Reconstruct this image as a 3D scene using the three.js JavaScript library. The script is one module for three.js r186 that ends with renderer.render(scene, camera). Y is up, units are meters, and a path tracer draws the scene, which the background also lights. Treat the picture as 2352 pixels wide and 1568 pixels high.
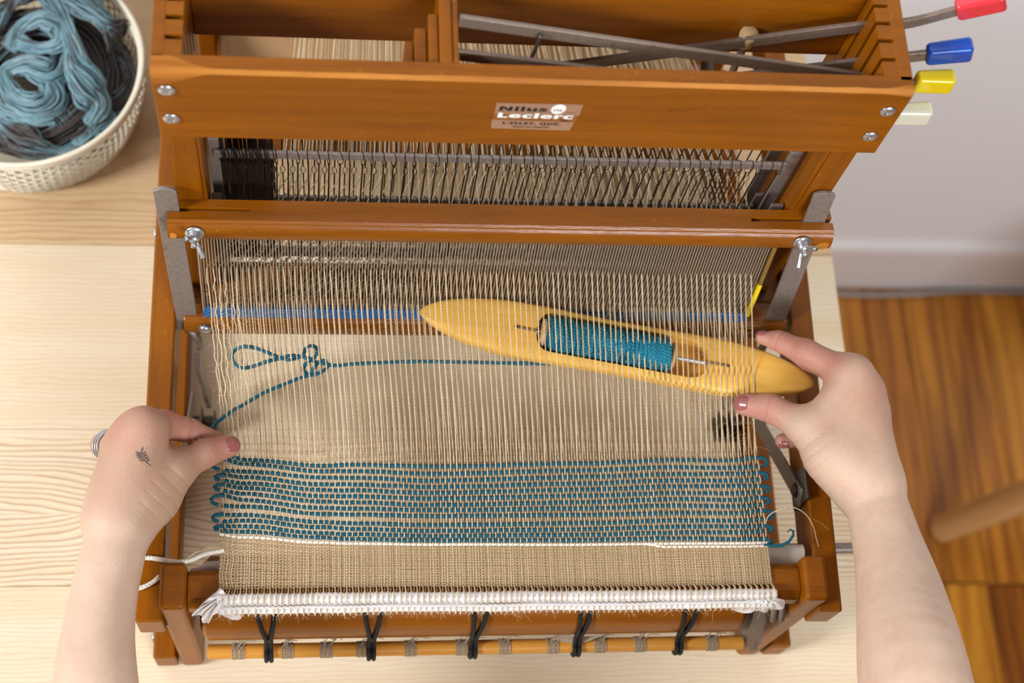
import * as THREE from 'three';
import { RoundedBoxGeometry } from 'three/addons/geometries/RoundedBoxGeometry.js';
import { DecalGeometry } from 'three/addons/geometries/DecalGeometry.js';
import { mergeGeometries } from 'three/addons/utils/BufferGeometryUtils.js';
import { RectAreaLightUniformsLib } from 'three/addons/lights/RectAreaLightUniformsLib.js';
import { ImprovedNoise } from 'three/addons/math/ImprovedNoise.js';
import { Brush, Evaluator, SUBTRACTION } from 'three-bvh-csg';

// ---------------------------------------------------------------- camera, sky, window light, exposure
const W = 2352, H = 1568;
const scene = new THREE.Scene();
const camera = new THREE.PerspectiveCamera(2 * Math.atan(784 / 3522) * 180 / Math.PI, W / H, 0.05, 30);
camera.position.set(-0.1351, 1.2967, 0.5202);
camera.rotation.set(-1.1574, -0.3173, 0.2995, 'YXZ');
camera.focus = 1.1; camera.userData.fStop = 5;
scene.add(camera);
scene.background = new THREE.Color(0.75, 0.85, 1.0);
const renderer = new THREE.WebGLRenderer({ antialias: true });
renderer.toneMapping = THREE.LinearToneMapping;
renderer.toneMappingExposure = 1.04;
renderer.shadowMap.enabled = true;
RectAreaLightUniformsLib.init();
function windowLight(w, h, pos, target, power, color) {
  const l = new THREE.RectAreaLight(color, power, w, h);
  l.position.set(...pos); l.lookAt(...target); scene.add(l); return l;
}
// daylight coming in through the tall window in the left wall and the window in the wall behind the weaver
windowLight(0.62, 0.62, [-2.33, 1.78, 0.9], [0, 0.3, 0.05], 64, 0xfbfcff);
windowLight(1.2, 1.05, [0.85, 1.92, 2.42], [0.85, 1.92, 0], 20, 0xfbfcff);

// ---------------------------------------------------------------- helpers
let seed = 20240611;
const rnd = () => { seed |= 0; seed = seed + 0x6D2B79F5 | 0; let t = Math.imul(seed ^ seed >>> 15, 1 | seed); t = t + Math.imul(t ^ t >>> 7, 61 | t) ^ t; return ((t ^ t >>> 14) >>> 0) / 4294967296; };
const rr = (a, b) => a + (b - a) * rnd();
const perlin = new ImprovedNoise();
const ns = (x, y, z = 0.37) => perlin.noise(x, y, z);
const fbm = (x, y, z, o = 4) => { let s = 0, a = 0.5, f = 1; for (let i = 0; i < o; i++) { s += a * ns(x * f, y * f, z + i * 7.3); a *= 0.5; f *= 2; } return s; };
const lerp = (a, b, t) => a + (b - a) * t;
const clamp = (x, a = 0, b = 1) => Math.min(b, Math.max(a, x));
const smooth = (a, b, x) => { const t = clamp((x - a) / (b - a)); return t * t * (3 - 2 * t); };
const V = (x, y, z) => new THREE.Vector3(x, y, z);
const names = {};
const numbered = (n) => { const k = names[n] = (names[n] ?? -1) + 1; return k ? `${n}_${String(k).padStart(3, '0')}` : n; };
function mesh(name, geo, mat, parent) {
  const m = new THREE.Mesh(geo, mat);
  m.name = parent ? name : numbered(name); m.castShadow = m.receiveShadow = true;
  (parent || scene).add(m); return m;
}
function thing(name, label, category, pos = [0, 0, 0], group) {
  const o = new THREE.Group(); o.name = numbered(name); o.position.set(...pos); scene.add(o);
  o.userData = { label, category }; if (group) o.userData.group = group; return o;
}
function tag(o, label, category, group) { o.userData.label = label; o.userData.category = category; if (group) o.userData.group = group; return o; }
function struct(name, geo, mat, parent) { const m = mesh(name, geo, mat, parent); if (!parent) m.userData.kind = 'structure'; return m; }
const merge = (gs) => mergeGeometries(gs.map((g) => { const q = g.index ? g.toNonIndexed() : g; for (const k of Object.keys(q.attributes)) if (!['position', 'normal', 'uv', 'color'].includes(k)) q.deleteAttribute(k); return q; }));
// uv in metres with u along the grain axis, laid on each face by the way it looks
function metres(geo, axis = 0, off = [0, 0]) {
  const g = geo.index ? geo.toNonIndexed() : geo, p = g.attributes.position, uv = new Float32Array(p.count * 2);
  const a = V(), b = V(), c = V(), n = V();
  for (let i = 0; i < p.count; i += 3) {
    a.fromBufferAttribute(p, i); b.fromBufferAttribute(p, i + 1); c.fromBufferAttribute(p, i + 2);
    n.copy(b).sub(a).cross(c.clone().sub(a));
    const q = [Math.abs(n.x), Math.abs(n.y), Math.abs(n.z)]; let d = q.indexOf(Math.max(...q));
    const rest = [0, 1, 2].filter((k) => k !== d), u = rest.includes(axis) ? axis : rest[0], v = rest.find((k) => k !== u);
    for (let k = 0; k < 3; k++) {
      const e = p.array, j = (i + k) * 3;
      uv[(i + k) * 2] = e[j + u] + off[0] + (d === axis ? 3.1 : 0); uv[(i + k) * 2 + 1] = e[j + v] + off[1] + d * 0.173;
    }
  }
  g.setAttribute('uv', new THREE.BufferAttribute(uv, 2)); return g;
}
// box from its extents, edges rounded
function bar(x0, x1, y0, y1, z0, z1, axis = 0, r = 0.0012, seg = 2) {
  const w = x1 - x0, h = y1 - y0, d = z1 - z0;
  const g = r ? new RoundedBoxGeometry(w, h, d, seg, Math.min(r, w / 2.05, h / 2.05, d / 2.05)) : new THREE.BoxGeometry(w, h, d);
  g.translate((x0 + x1) / 2, (y0 + y1) / 2, (z0 + z1) / 2);
  return metres(g, axis, [rnd() * 3, rnd() * 3]);
}
// profile in (z, y) swept along x
function beam(profile, x0, x1, bevel = 0.0008, off = [rnd() * 3, rnd() * 3]) {
  const s = new THREE.Shape(profile.map(([z, y]) => new THREE.Vector2(z, y)));
  const g = new THREE.ExtrudeGeometry(s, { depth: x1 - x0 - 2 * bevel, bevelEnabled: bevel > 0, bevelThickness: bevel, bevelSize: bevel, bevelOffset: -bevel, bevelSegments: 2, curveSegments: 10 });
  g.rotateY(Math.PI / 2); g.scale(1, 1, -1); // z of the shape becomes world z
  const p = g.attributes.position; // the mirror turned the faces, turn them back
  for (const k of Object.keys(g.attributes)) { const a = g.attributes[k], s2 = a.itemSize; for (let i = 0; i < a.count; i += 3) for (let j = 0; j < s2; j++) { const t = a.array[(i + 1) * s2 + j]; a.array[(i + 1) * s2 + j] = a.array[(i + 2) * s2 + j]; a.array[(i + 2) * s2 + j] = t; } }
  g.translate(x0 + bevel, 0, 0);
  return metres(g, 0, off);
}
// round rod between two points
function rod(a, b, r0, r1 = r0, n = 20, bevel = true) {
  const A = V(...a), B = V(...b), L = A.distanceTo(B), e = bevel ? Math.min(r0, r1) * 0.18 : 0;
  const g = new THREE.LatheGeometry([[0, 0], [r0 - e, 0], [r0, e], [r1, L - e], [r1 - e, L], [0, L]].map((q) => new THREE.Vector2(...q)), n);
  const uv = g.attributes.uv; for (let i = 0; i < uv.count; i++) { uv.setXY(i, uv.getY(i) * L, uv.getX(i) * 2 * Math.PI * r0); }
  // u along the length: take it from the height itself
  const p = g.attributes.position; for (let i = 0; i < uv.count; i++) uv.setX(i, p.getY(i));
  g.applyQuaternion(new THREE.Quaternion().setFromUnitVectors(V(0, 1, 0), B.clone().sub(A).normalize()));
  g.translate(A.x, A.y, A.z); return g;
}
// swept tube through points, radius a number or a function of t in 0..1
function tube(pts, r, sides = 6, capped = true, colorAt, twistAt) {
  const n = pts.length, P = pts.map((q) => q.isVector3 ? q : V(...q));
  const pos = [], nor = [], uv = [], col = [], idx = [], T = V(), N = V(), B = V(), q = new THREE.Quaternion(); let pt = null, len = 0;
  for (let i = 0; i < n; i++) {
    T.copy(P[Math.min(i + 1, n - 1)]).sub(P[Math.max(i - 1, 0)]).normalize();
    if (!pt) { N.set(0, 1, 0); if (Math.abs(T.y) > 0.9) N.set(1, 0, 0); N.addScaledVector(T, -N.dot(T)).normalize(); }
    else { q.setFromUnitVectors(pt, T); N.applyQuaternion(q).addScaledVector(T, -N.dot(T)).normalize(); }
    pt = T.clone(); B.crossVectors(T, N);
    if (i) len += P[i].distanceTo(P[i - 1]);
    const t = i / (n - 1), R = typeof r === 'function' ? r(t) : r, c = colorAt && colorAt(t), tw = twistAt ? twistAt(t) : 0;
    for (let j = 0; j <= sides; j++) {
      const a = j / sides * Math.PI * 2 + tw, cs = Math.cos(a), sn = Math.sin(a);
      const x = N.x * cs + B.x * sn, y = N.y * cs + B.y * sn, z = N.z * cs + B.z * sn;
      pos.push(P[i].x + x * R, P[i].y + y * R, P[i].z + z * R); nor.push(x, y, z); uv.push(len, j / sides * 2 * Math.PI * R);
      if (c) col.push(c[0], c[1], c[2]);
    }
    if (i) for (let j = 0; j < sides; j++) { const a = (i - 1) * (sides + 1) + j, b = a + sides + 1; idx.push(a, a + 1, b, a + 1, b + 1, b); }
  }
  if (capped) for (const e of [0, n - 1]) {
    const c = pos.length / 3, t0 = V().copy(P[e === 0 ? 0 : e]).sub(P[e === 0 ? 1 : e - 1]).normalize();
    pos.push(P[e].x, P[e].y, P[e].z); nor.push(t0.x, t0.y, t0.z); uv.push(0, 0); if (col.length) col.push(...col.slice(e * (sides + 1) * 3, e * (sides + 1) * 3 + 3));
    for (let j = 0; j < sides; j++) { const a = e * (sides + 1) + j; e === 0 ? idx.push(c, a + 1, a) : idx.push(c, a, a + 1); }
  }
  const g = new THREE.BufferGeometry();
  g.setAttribute('position', new THREE.Float32BufferAttribute(pos, 3)); g.setAttribute('normal', new THREE.Float32BufferAttribute(nor, 3)); g.setAttribute('uv', new THREE.Float32BufferAttribute(uv, 2));
  if (col.length) g.setAttribute('color', new THREE.Float32BufferAttribute(col, 3));
  g.setIndex(idx); return g;
}
const curve = (pts, n, closed = false) => new THREE.CatmullRomCurve3(pts.map((p) => p.isVector3 ? p : V(...p)), closed, 'centripetal').getPoints(n);
const lat = (pts, n = 24) => new THREE.LatheGeometry(pts.map((q) => new THREE.Vector2(...q)), n);

// ---------------------------------------------------------------- textures and materials
function texture(w, h, f, srgb = true) { // f(u, v) -> [r, g, b] 0..1 in sRGB, u and v 0..1
  const d = new Uint8Array(w * h * 4);
  for (let y = 0, k = 0; y < h; y++) for (let x = 0; x < w; x++, k += 4) { const c = f(x / w, y / h); d[k] = clamp(c[0]) * 255; d[k + 1] = clamp(c[1]) * 255; d[k + 2] = clamp(c[2]) * 255; d[k + 3] = 255; }
  const t = new THREE.DataTexture(d, w, h); t.magFilter = THREE.LinearFilter; t.minFilter = THREE.LinearMipmapLinearFilter; t.generateMipmaps = true;
  t.wrapS = t.wrapT = THREE.MirroredRepeatWrapping; if (srgb) t.colorSpace = THREE.SRGBColorSpace; t.needsUpdate = true; return t;
}
const mix3 = (a, b, t) => [lerp(a[0], b[0], t), lerp(a[1], b[1], t), lerp(a[2], b[2], t)];
const hex = (s) => [1, 3, 5].map((i) => parseInt(s.slice(i, i + 2), 16) / 255);
function wood(light, dark, { w = 1024, h = 512, su = 0.6, sv = 0.2, rings = 26, wave = 0.5, ring = 0.35, pore = 0.3, blotch = 0.25, speck = 0, seed: s = 1 } = {}) {
  const L = hex(light), D = hex(dark);
  const t = texture(w, h, (u, v) => {
    const bend = fbm(u * 2.2, v * 5, s, 3) * wave, r = v * rings + bend * rings * 0.22 + fbm(u * 9, v * 30, s + 3, 2) * 0.5;
    const g = Math.pow(0.5 + 0.5 * Math.sin(r * 6.283), 2.2), p = ns(u * 26, v * 330, s + 5), b = fbm(u * 3, v * 4, s + 9, 3);
    const k = clamp(g * ring + Math.max(0, p) * pore + b * blotch + 0.12);
    const c = mix3(L, D, k); if (speck && ns(u * 160, v * 90, s + 11) > 0.66) return mix3(c, [1, 0.85, 0.6], speck); return c;
  });
  t.repeat.set(1 / su, 1 / sv); return t;
}
const phys = (o) => new THREE.MeshPhysicalMaterial(o);
const grain = texture(512, 256, (u, v) => { const p = 0.5 + 0.35 * ns(u * 20, v * 160, 2.2) + 0.25 * ns(u * 90, v * 200, 4.4); return [p, p, p]; }, false); grain.repeat.set(1 / 0.3, 1 / 0.1);
const varnish = (map, r = 0.36, extra = {}) => phys({ map, roughness: r, bumpMap: grain, bumpScale: 0.00012, specularIntensity: 0.4, ...extra });
const M = {};
M.loom = varnish(wood('#8e5005', '#5e3202', { rings: 13, ring: 0.18, pore: 0.38, blotch: 0.5, speck: 0.18, seed: 1 }));
M.loomRail = varnish(M.loom.map, 0.27, { specularIntensity: 0.8 }); // the handled rails are polished
M.worn = varnish(wood('#bb7a2c', '#8a4c14', { w: 512, h: 256, rings: 10, ring: 0.4, pore: 0.5, blotch: 1.1, seed: 4 }), 0.55);
M.slotWood = varnish(wood('#c98a4a', '#8b521f', { w: 512, h: 128, rings: 10, seed: 5 }), 0.6);
M.dowel = varnish(wood('#d3963f', '#aa6a24', { w: 512, h: 128, rings: 6, ring: 0.3, pore: 0.4, blotch: 0.3, seed: 7 }), 0.35);
M.shuttle = varnish(wood('#f0bf5c', '#d89a40', { rings: 9, ring: 0.14, pore: 0.3, blotch: 0.3, su: 0.4, sv: 0.08, seed: 8 }), 0.28);
M.paleWood = varnish(wood('#dcc092', '#c4a068', { w: 512, h: 128, rings: 8, seed: 10 }), 0.5);
M.stool = varnish(wood('#dcae74', '#c08c50', { w: 512, h: 256, rings: 8, seed: 12 }), 0.4);
const steelNoise = texture(256, 256, (u, v) => { const s = 0.62 + 0.1 * fbm(u * 30, v * 30, 1.5, 4); const rust = smooth(0.3, 0.46, fbm(u * 7, v * 7, 8.5, 4)); return mix3([s, s * 0.95, s * 0.91], [0.4, 0.28, 0.19], rust * 0.35); }); steelNoise.repeat.set(1 / 0.06, 1 / 0.06);
M.steel = phys({ map: steelNoise, color: 0xdcd4ce, metalness: 0.35, roughness: 0.45 });
M.rustySteel = phys({ map: steelNoise, color: 0xd8c8ba, metalness: 0.4, roughness: 0.5 });
M.darkSteel = phys({ color: 0x57504a, metalness: 0.7, roughness: 0.45 });
M.wire = phys({ color: 0x342b24, metalness: 0.6, roughness: 0.42 });
M.reedWire = phys({ color: 0xb5a48e, metalness: 0.45, roughness: 0.4 });
M.zinc = phys({ color: 0xbfc2c4, metalness: 0.85, roughness: 0.3 });
M.brass = phys({ color: 0x94743c, metalness: 0.35, roughness: 0.45 });
const plastic = (c) => phys({ color: c, roughness: 0.22, clearcoat: 0.4, clearcoatRoughness: 0.2 });
M.red = plastic(0xd2353f); M.blue = plastic(0x0a4db0); M.yellow = plastic(0xf2d60a); M.white = plastic(0xe6e8d2);
M.reedBlue = phys({ color: 0x0a62a4, roughness: 0.4 });
const yarnMap = (a, b, s) => { const t = texture(128, 64, (u, v) => { const k = clamp(0.5 + 0.5 * Math.sin((u * 8 + v * 2) * 6.283) * 0.7 + 0.8 * ns(u * 22, v * 14, s)); return mix3(hex(a), hex(b), k); }); t.repeat.set(1 / 0.02, 1 / 0.008); return t; };
const yarnBump = texture(128, 64, (u, v) => { const k = 0.5 + 0.35 * Math.sin((u * 8 + v * 2) * 6.283) + 0.3 * ns(u * 40, v * 25, 2); return [k, k, k]; }, false); yarnBump.repeat.set(1 / 0.02, 1 / 0.008);
const yarn = (a, b, s) => phys({ map: yarnMap(a, b, s), bumpMap: yarnBump, bumpScale: 0.0004, roughness: 0.9, sheen: 0.35, sheenRoughness: 0.6, sheenColor: new THREE.Color(hex(b)[0], hex(b)[1], hex(b)[2]) });
M.teal = yarn('#06343f', '#0e6a82', 3);
M.tealLoose = yarn('#123f52', '#1f7c94', 5);
M.linen = [yarn('#b89c74', '#e6d4b2', 1), yarn('#aa8c64', '#dac49c', 2), yarn('#c6ac84', '#eedebe', 4)];
M.linenWeft = [yarn('#a58a64', '#cdb48a', 6), yarn('#97795a', '#bfa37a', 7)];
M.fluff = phys({ color: 0xcbb795, roughness: 0.9 });
M.cotton = yarn('#d9d2c2', '#f6f2e8', 8);
M.bundle = yarn('#8c7a62', '#c0ad92', 9);
M.cord = phys({ color: 0x0b0a0a, roughness: 0.62, bumpMap: yarnBump, bumpScale: 0.0012 });
M.film = phys({ color: 0xf2f0ee, roughness: 0.35, transmission: 0.25, thickness: 0 });
M.paper = phys({ color: 0xd8cdc2, roughness: 0.6, transmission: 0.2, thickness: 0 });
M.kraft = phys({ color: 0xb08a60, roughness: 0.85 });
// ---------------------------------------------------------------- room
const wallBump = texture(256, 256, (u, v) => { const k = 0.5 + 0.6 * fbm(u * 30, v * 30, 3.3, 4); return [k, k, k]; }, false); wallBump.repeat.set(1 / 0.15, 1 / 0.15);
M.wall = phys({ color: 0xeff1f2, roughness: 0.75, bumpMap: wallBump, bumpScale: 0.0002 });
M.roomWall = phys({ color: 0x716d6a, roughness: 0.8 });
M.trim = phys({ color: 0xe6e2e0, roughness: 0.35 });
const box = (x0, x1, y0, y1, z0, z1) => bar(x0, x1, y0, y1, z0, z1, 0, 0);
const X0 = -2.45, X1 = 3.2, Y0 = -0.75, Y1 = 2.6, Z0 = -0.44, Z1 = 2.5;
struct('wall_back', box(X0 - 0.1, X1 + 0.1, Y0, Y1, Z0 - 0.1, Z0), M.wall);
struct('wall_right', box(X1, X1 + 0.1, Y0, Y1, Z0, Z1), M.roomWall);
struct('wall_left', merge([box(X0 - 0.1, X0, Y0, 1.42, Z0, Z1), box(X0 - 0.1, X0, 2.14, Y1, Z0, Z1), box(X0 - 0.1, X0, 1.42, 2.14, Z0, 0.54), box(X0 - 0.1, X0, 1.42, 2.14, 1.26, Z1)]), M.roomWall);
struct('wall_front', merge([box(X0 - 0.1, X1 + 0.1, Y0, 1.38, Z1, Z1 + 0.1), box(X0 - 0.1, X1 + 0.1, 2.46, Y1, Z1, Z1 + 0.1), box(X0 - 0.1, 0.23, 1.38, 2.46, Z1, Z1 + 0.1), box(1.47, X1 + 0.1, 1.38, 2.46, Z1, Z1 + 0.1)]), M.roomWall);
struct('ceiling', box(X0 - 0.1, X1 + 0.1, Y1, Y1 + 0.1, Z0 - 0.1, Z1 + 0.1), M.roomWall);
function windowFrame(n, g) { struct(`window_${n}`, g, M.trim); }
windowFrame(1, merge([box(X0 - 0.1, X0 - 0.02, 1.42, 1.45, 0.54, 1.26), box(X0 - 0.1, X0 - 0.02, 2.11, 2.14, 0.54, 1.26), box(X0 - 0.1, X0 - 0.02, 1.45, 2.11, 0.54, 0.57), box(X0 - 0.1, X0 - 0.02, 1.45, 2.11, 1.23, 1.26)]));
windowFrame(2, merge([box(0.23, 1.47, 1.38, 1.41, Z1 + 0.02, Z1 + 0.1), box(0.23, 1.47, 2.43, 2.46, Z1 + 0.02, Z1 + 0.1), box(0.23, 0.26, 1.41, 2.43, Z1 + 0.02, Z1 + 0.1), box(1.44, 1.47, 1.41, 2.43, Z1 + 0.02, Z1 + 0.1), box(0.83, 0.87, 1.41, 2.43, Z1 + 0.03, Z1 + 0.08)]));
struct('baseboard_back', beam([[Z0, Y0], [-0.426, Y0], [-0.426, -0.632], [-0.429, -0.622], [-0.436, -0.616], [Z0, -0.614]], X0, X1, 0), M.trim);
// floor: boards running away from the viewer, laid on a sub floor
const floor = new THREE.Group(); floor.name = 'floor'; floor.userData.kind = 'structure'; scene.add(floor);
const floorTones = [['#cc8420', '#8a4c08'], ['#ba7418', '#763e06'], ['#dc9628', '#a0600e'], ['#a8620f', '#6c3604'], ['#d08a20', '#8e5008']];
M.boards = floorTones.map(([a, b], i) => phys({ map: wood(a, b, { w: 512, h: 256, su: 0.8, sv: 0.12, rings: 5, wave: 1.2, ring: 0.55, pore: 0.3, blotch: 0.9, seed: 20 + i }), roughness: 0.38, clearcoat: 0.25, clearcoatRoughness: 0.25 }));
M.subfloor = phys({ color: 0x3a1e0a, roughness: 0.8 });
mesh('subfloor', box(X0, X1, Y0 - 0.12, Y0 - 0.014, Z0, Z1), M.subfloor, floor);
{ // boards in view one by one; two wide sheets of boards carry on to the far walls
  const bw = 0.061; let k = 0;
  const cuts = [[Z0, 0.033, 0.62, Z1], [Z0, 0.036, 1.3, Z1], [Z0, 0.032, 0.9, Z1]];
  for (let x = 0.2; x < 1.42; x += bw, k++) {
    const c = cuts[k % 3];
    for (let j = 0; j < 3; j++) mesh('floor_plank', bar(x + 0.0005, x + bw - 0.0005, Y0 - 0.014, Y0 + (rnd() - 0.5) * 0.0004, c[j] + 0.0012, c[j + 1] - 0.0012, 2, 0.0012, 1), M.boards[(k * 2 + j * 3 + (k % 4 === 1)) % 5], floor);
  }
  const far = []; for (let x = X0; x < 0.2 - bw; x += bw) far.push(bar(x, x + bw - 0.001, Y0 - 0.014, Y0, Z0, Z1, 2, 0)); for (let x = 1.42; x < X1 - bw; x += bw) far.push(bar(x, x + bw - 0.001, Y0 - 0.014, Y0, Z0, Z1, 2, 0));
  mesh('floor_planks_beyond', merge(far), M.boards[0], floor).userData.kind = 'stuff';
}
// grey cable lying along the foot of the wall
tag(mesh('cable', tube(curve([[-0.3, -0.745, -0.418], [0.3, -0.745, -0.41], [0.55, -0.745, -0.418], [0.68, -0.745, -0.412], [0.76, -0.745, -0.414], [0.84, -0.745, -0.42], [0.92, -0.745, -0.42], [1.5, -0.745, -0.42]], 60), 0.0045, 10), phys({ color: 0x9a928c, roughness: 0.5 })), 'thin grey cable lying on the floor along the white baseboard', 'cable');
// round-legged stool, only one leg of it reaching into view at the right
{
  const t = thing('stool', 'pale wooden stool with a round splayed leg standing on the floorboards at the right', 'stool', [1.04, Y0, -0.05]);
  const leg = (a, b) => rod(a, b, 0.0205, 0.024, 28);
  const s = Y0;
  mesh('seat', lat([[0, 0], [0.15, 0], [0.165, 0.008], [0.168, 0.02], [0.16, 0.03], [0, 0.032]], 48).translate(0, 0.45, 0), M.stool, t);
  mesh('leg', leg([-0.288, 0, 0.004], [-0.12, 0.455, 0.002]), M.stool, t);
  mesh('leg', leg([0.2, 0, 0.2], [0.09, 0.455, 0.08]), M.stool, t);
  mesh('leg', leg([0.2, 0, -0.2], [0.09, 0.455, -0.08]), M.stool, t);
}
// ---------------------------------------------------------------- table of glued pale boards
{
  const t = thing('table', 'pale wooden table with bold grain carrying the loom and the yarn basket', 'table', [-0.4, Y0, 0.1]);
  const ash = (s, heavy, knots) => {
    const A = hex(s === 1 ? '#dfc29a' : '#ebdcc2'), B = hex(s === 1 ? '#cfac7e' : '#e2cba4'), D = hex('#986a42');
    const m = texture(2048, 512, (u, v) => {
      const hv = heavy(v + 0.03 * ns(u * 3, v * 2, s)); let wv = v;
      for (const [ku, kv, kr] of knots) { const d = Math.hypot((u - ku) * 5, v - kv); wv += 0.11 * Math.sign(v - kv || 1) * Math.exp(-d * d / (kr * kr)); }
      const b = fbm(u * 2.2, v * 3, s, 3) * lerp(0.03, 0.055, hv) + fbm(u * 16, v * 10, s + 4, 2) * 0.03, r = (wv + b) * lerp(42, 27, hv);
      const f = r - Math.floor(r), line = Math.pow(f, lerp(7, 4.5, hv)) * (f > 0.93 ? (1 - f) / 0.07 : 1);
      const streak = Math.max(0, ns(u * 60, v * 300, s + 2)) * 0.55 + Math.max(0, ns(u * 25, v * 120, s + 6)) * 0.3;
      const dash = Math.max(0, ns(u * 90, v * 140, s + 8) - 0.1) * line;
      return mix3(mix3(A, B, clamp(0.4 + 0.8 * fbm(u * 3, v * 6, s + 7, 3) + streak * 0.4)), D, clamp(line * lerp(0.22, 0.9, hv) + dash * 0.5 + streak * lerp(0.06, 0.2, hv)));
    });
    return (depth) => { m.repeat.set(1 / 0.9, 1 / depth); return phys({ map: m, roughness: 0.5, bumpMap: grain, bumpScale: 0.00008, specularIntensity: 0.6 }); };
  };
  const none = () => 0.08, seams = [-0.42, -0.3, -0.113, 0.0654, 0.204, 0.36, 0.52, 0.68];
  const mk = [ash(1, none, []), ash(1, (v) => smooth(0.6, 0.8, v) * 0.75, []), ash(3, none, []), ash(4, (v) => smooth(0, 0.12, v) - 0.1, [[0.45, 0.55, 0.35], [0.62, 0.5, 0.3]]), ash(5, none, [])];
  for (let i = 0; i < 7; i++) {
    const d = seams[i + 1] - seams[i], g = new RoundedBoxGeometry(1.56, 0.03, d - 0.0003, 1, 0.0006).toNonIndexed(), p = g.attributes.position, uv = g.attributes.uv;
    for (let k = 0; k < p.count; k++) uv.setXY(k, p.getX(k) + 0.78 - (i * 0.37) % 0.6 , p.getZ(k) + d / 2 + Math.abs(p.getY(k) - 0.015));
    g.translate(-0.02, 0.735, (seams[i] + seams[i + 1]) / 2 - 0.1);
    mesh('plank', g, mk[Math.min(i, 4)](d), t);
  }
  const lg = wood('#d8b27c', '#b98e58', { w: 256, h: 128, seed: 44 });
  for (const [x, z] of [[-0.74, -0.42], [0.7, -0.42], [-0.74, 0.5], [0.7, 0.5]]) mesh('leg', bar(x - 0.03, x + 0.03, 0, 0.72, z - 0.03, z + 0.03, 1, 0.003), varnish(lg, 0.5), t);
  mesh('apron', bar(-0.72, 0.7, 0.64, 0.72, -0.44, -0.42), varnish(lg, 0.5), t); mesh('apron', bar(-0.72, 0.7, 0.64, 0.72, 0.5, 0.52), varnish(lg, 0.5), t);
}
// ---------------------------------------------------------------- basket and the skeins in it
const straw = phys({ map: wood('#f0e9d6', '#d6c8a6', { w: 256, h: 128, su: 0.05, sv: 0.02, seed: 50 }), roughness: 0.6 });
const BX = -0.403, BZ = -0.2605, BR = 0.106, BB = 0.094, BH = 0.072;
{
  const t = thing('basket', 'round cream basket of open woven straw holding blue grey yarn', 'basket', [BX, 0, BZ]);
  const rAt = (y) => lerp(BB, BR, Math.pow(clamp(y / BH), 0.8)) + 0.004 * Math.sin(clamp(y / BH) * Math.PI);
  const ring = (r, y, R, n = 120, wob = 0) => tube(Array.from({ length: n + 1 }, (_, i) => { const a = i / n * Math.PI * 2; return [(r + wob * Math.sin(a * 48)) * Math.cos(a), y, (r + wob * Math.sin(a * 48)) * Math.sin(a)]; }), R, 6, false);
  mesh('rim', merge([ring(BR + 0.0012, BH + 0.001, 0.0026), ring(BR - 0.0012, BH - 0.003, 0.0024), ring(BR + 0.001, BH - 0.0048, 0.0018)]), straw, t);
  for (let k = 0; k < 13; k++) { const y = 0.003 + k * 0.0053; mesh('hoop', ring(rAt(y), y, 0.0008, 192, 0.0009 * (k % 2 ? 1 : -1)), straw, t); }
  for (let k = 0; k < 88; k++) {
    const a = k / 88 * Math.PI * 2, s = 0.22, P = [];
    for (let i = 0; i <= 12; i++) { const y = BH * i / 12, b = a + s * (1 - i / 12) * (a > 1.75 && a < 2.6 ? 1 : 0); P.push([rAt(y) * Math.cos(b), y, rAt(y) * Math.sin(b)]); }
    mesh('stake', tube(P, 0.0011, 5), straw, t);
  }
  mesh('base', lat([[0, 0], [BB - 0.001, 0], [BB, 0.002], [0, 0.002]], 60), straw, t);
}
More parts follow.
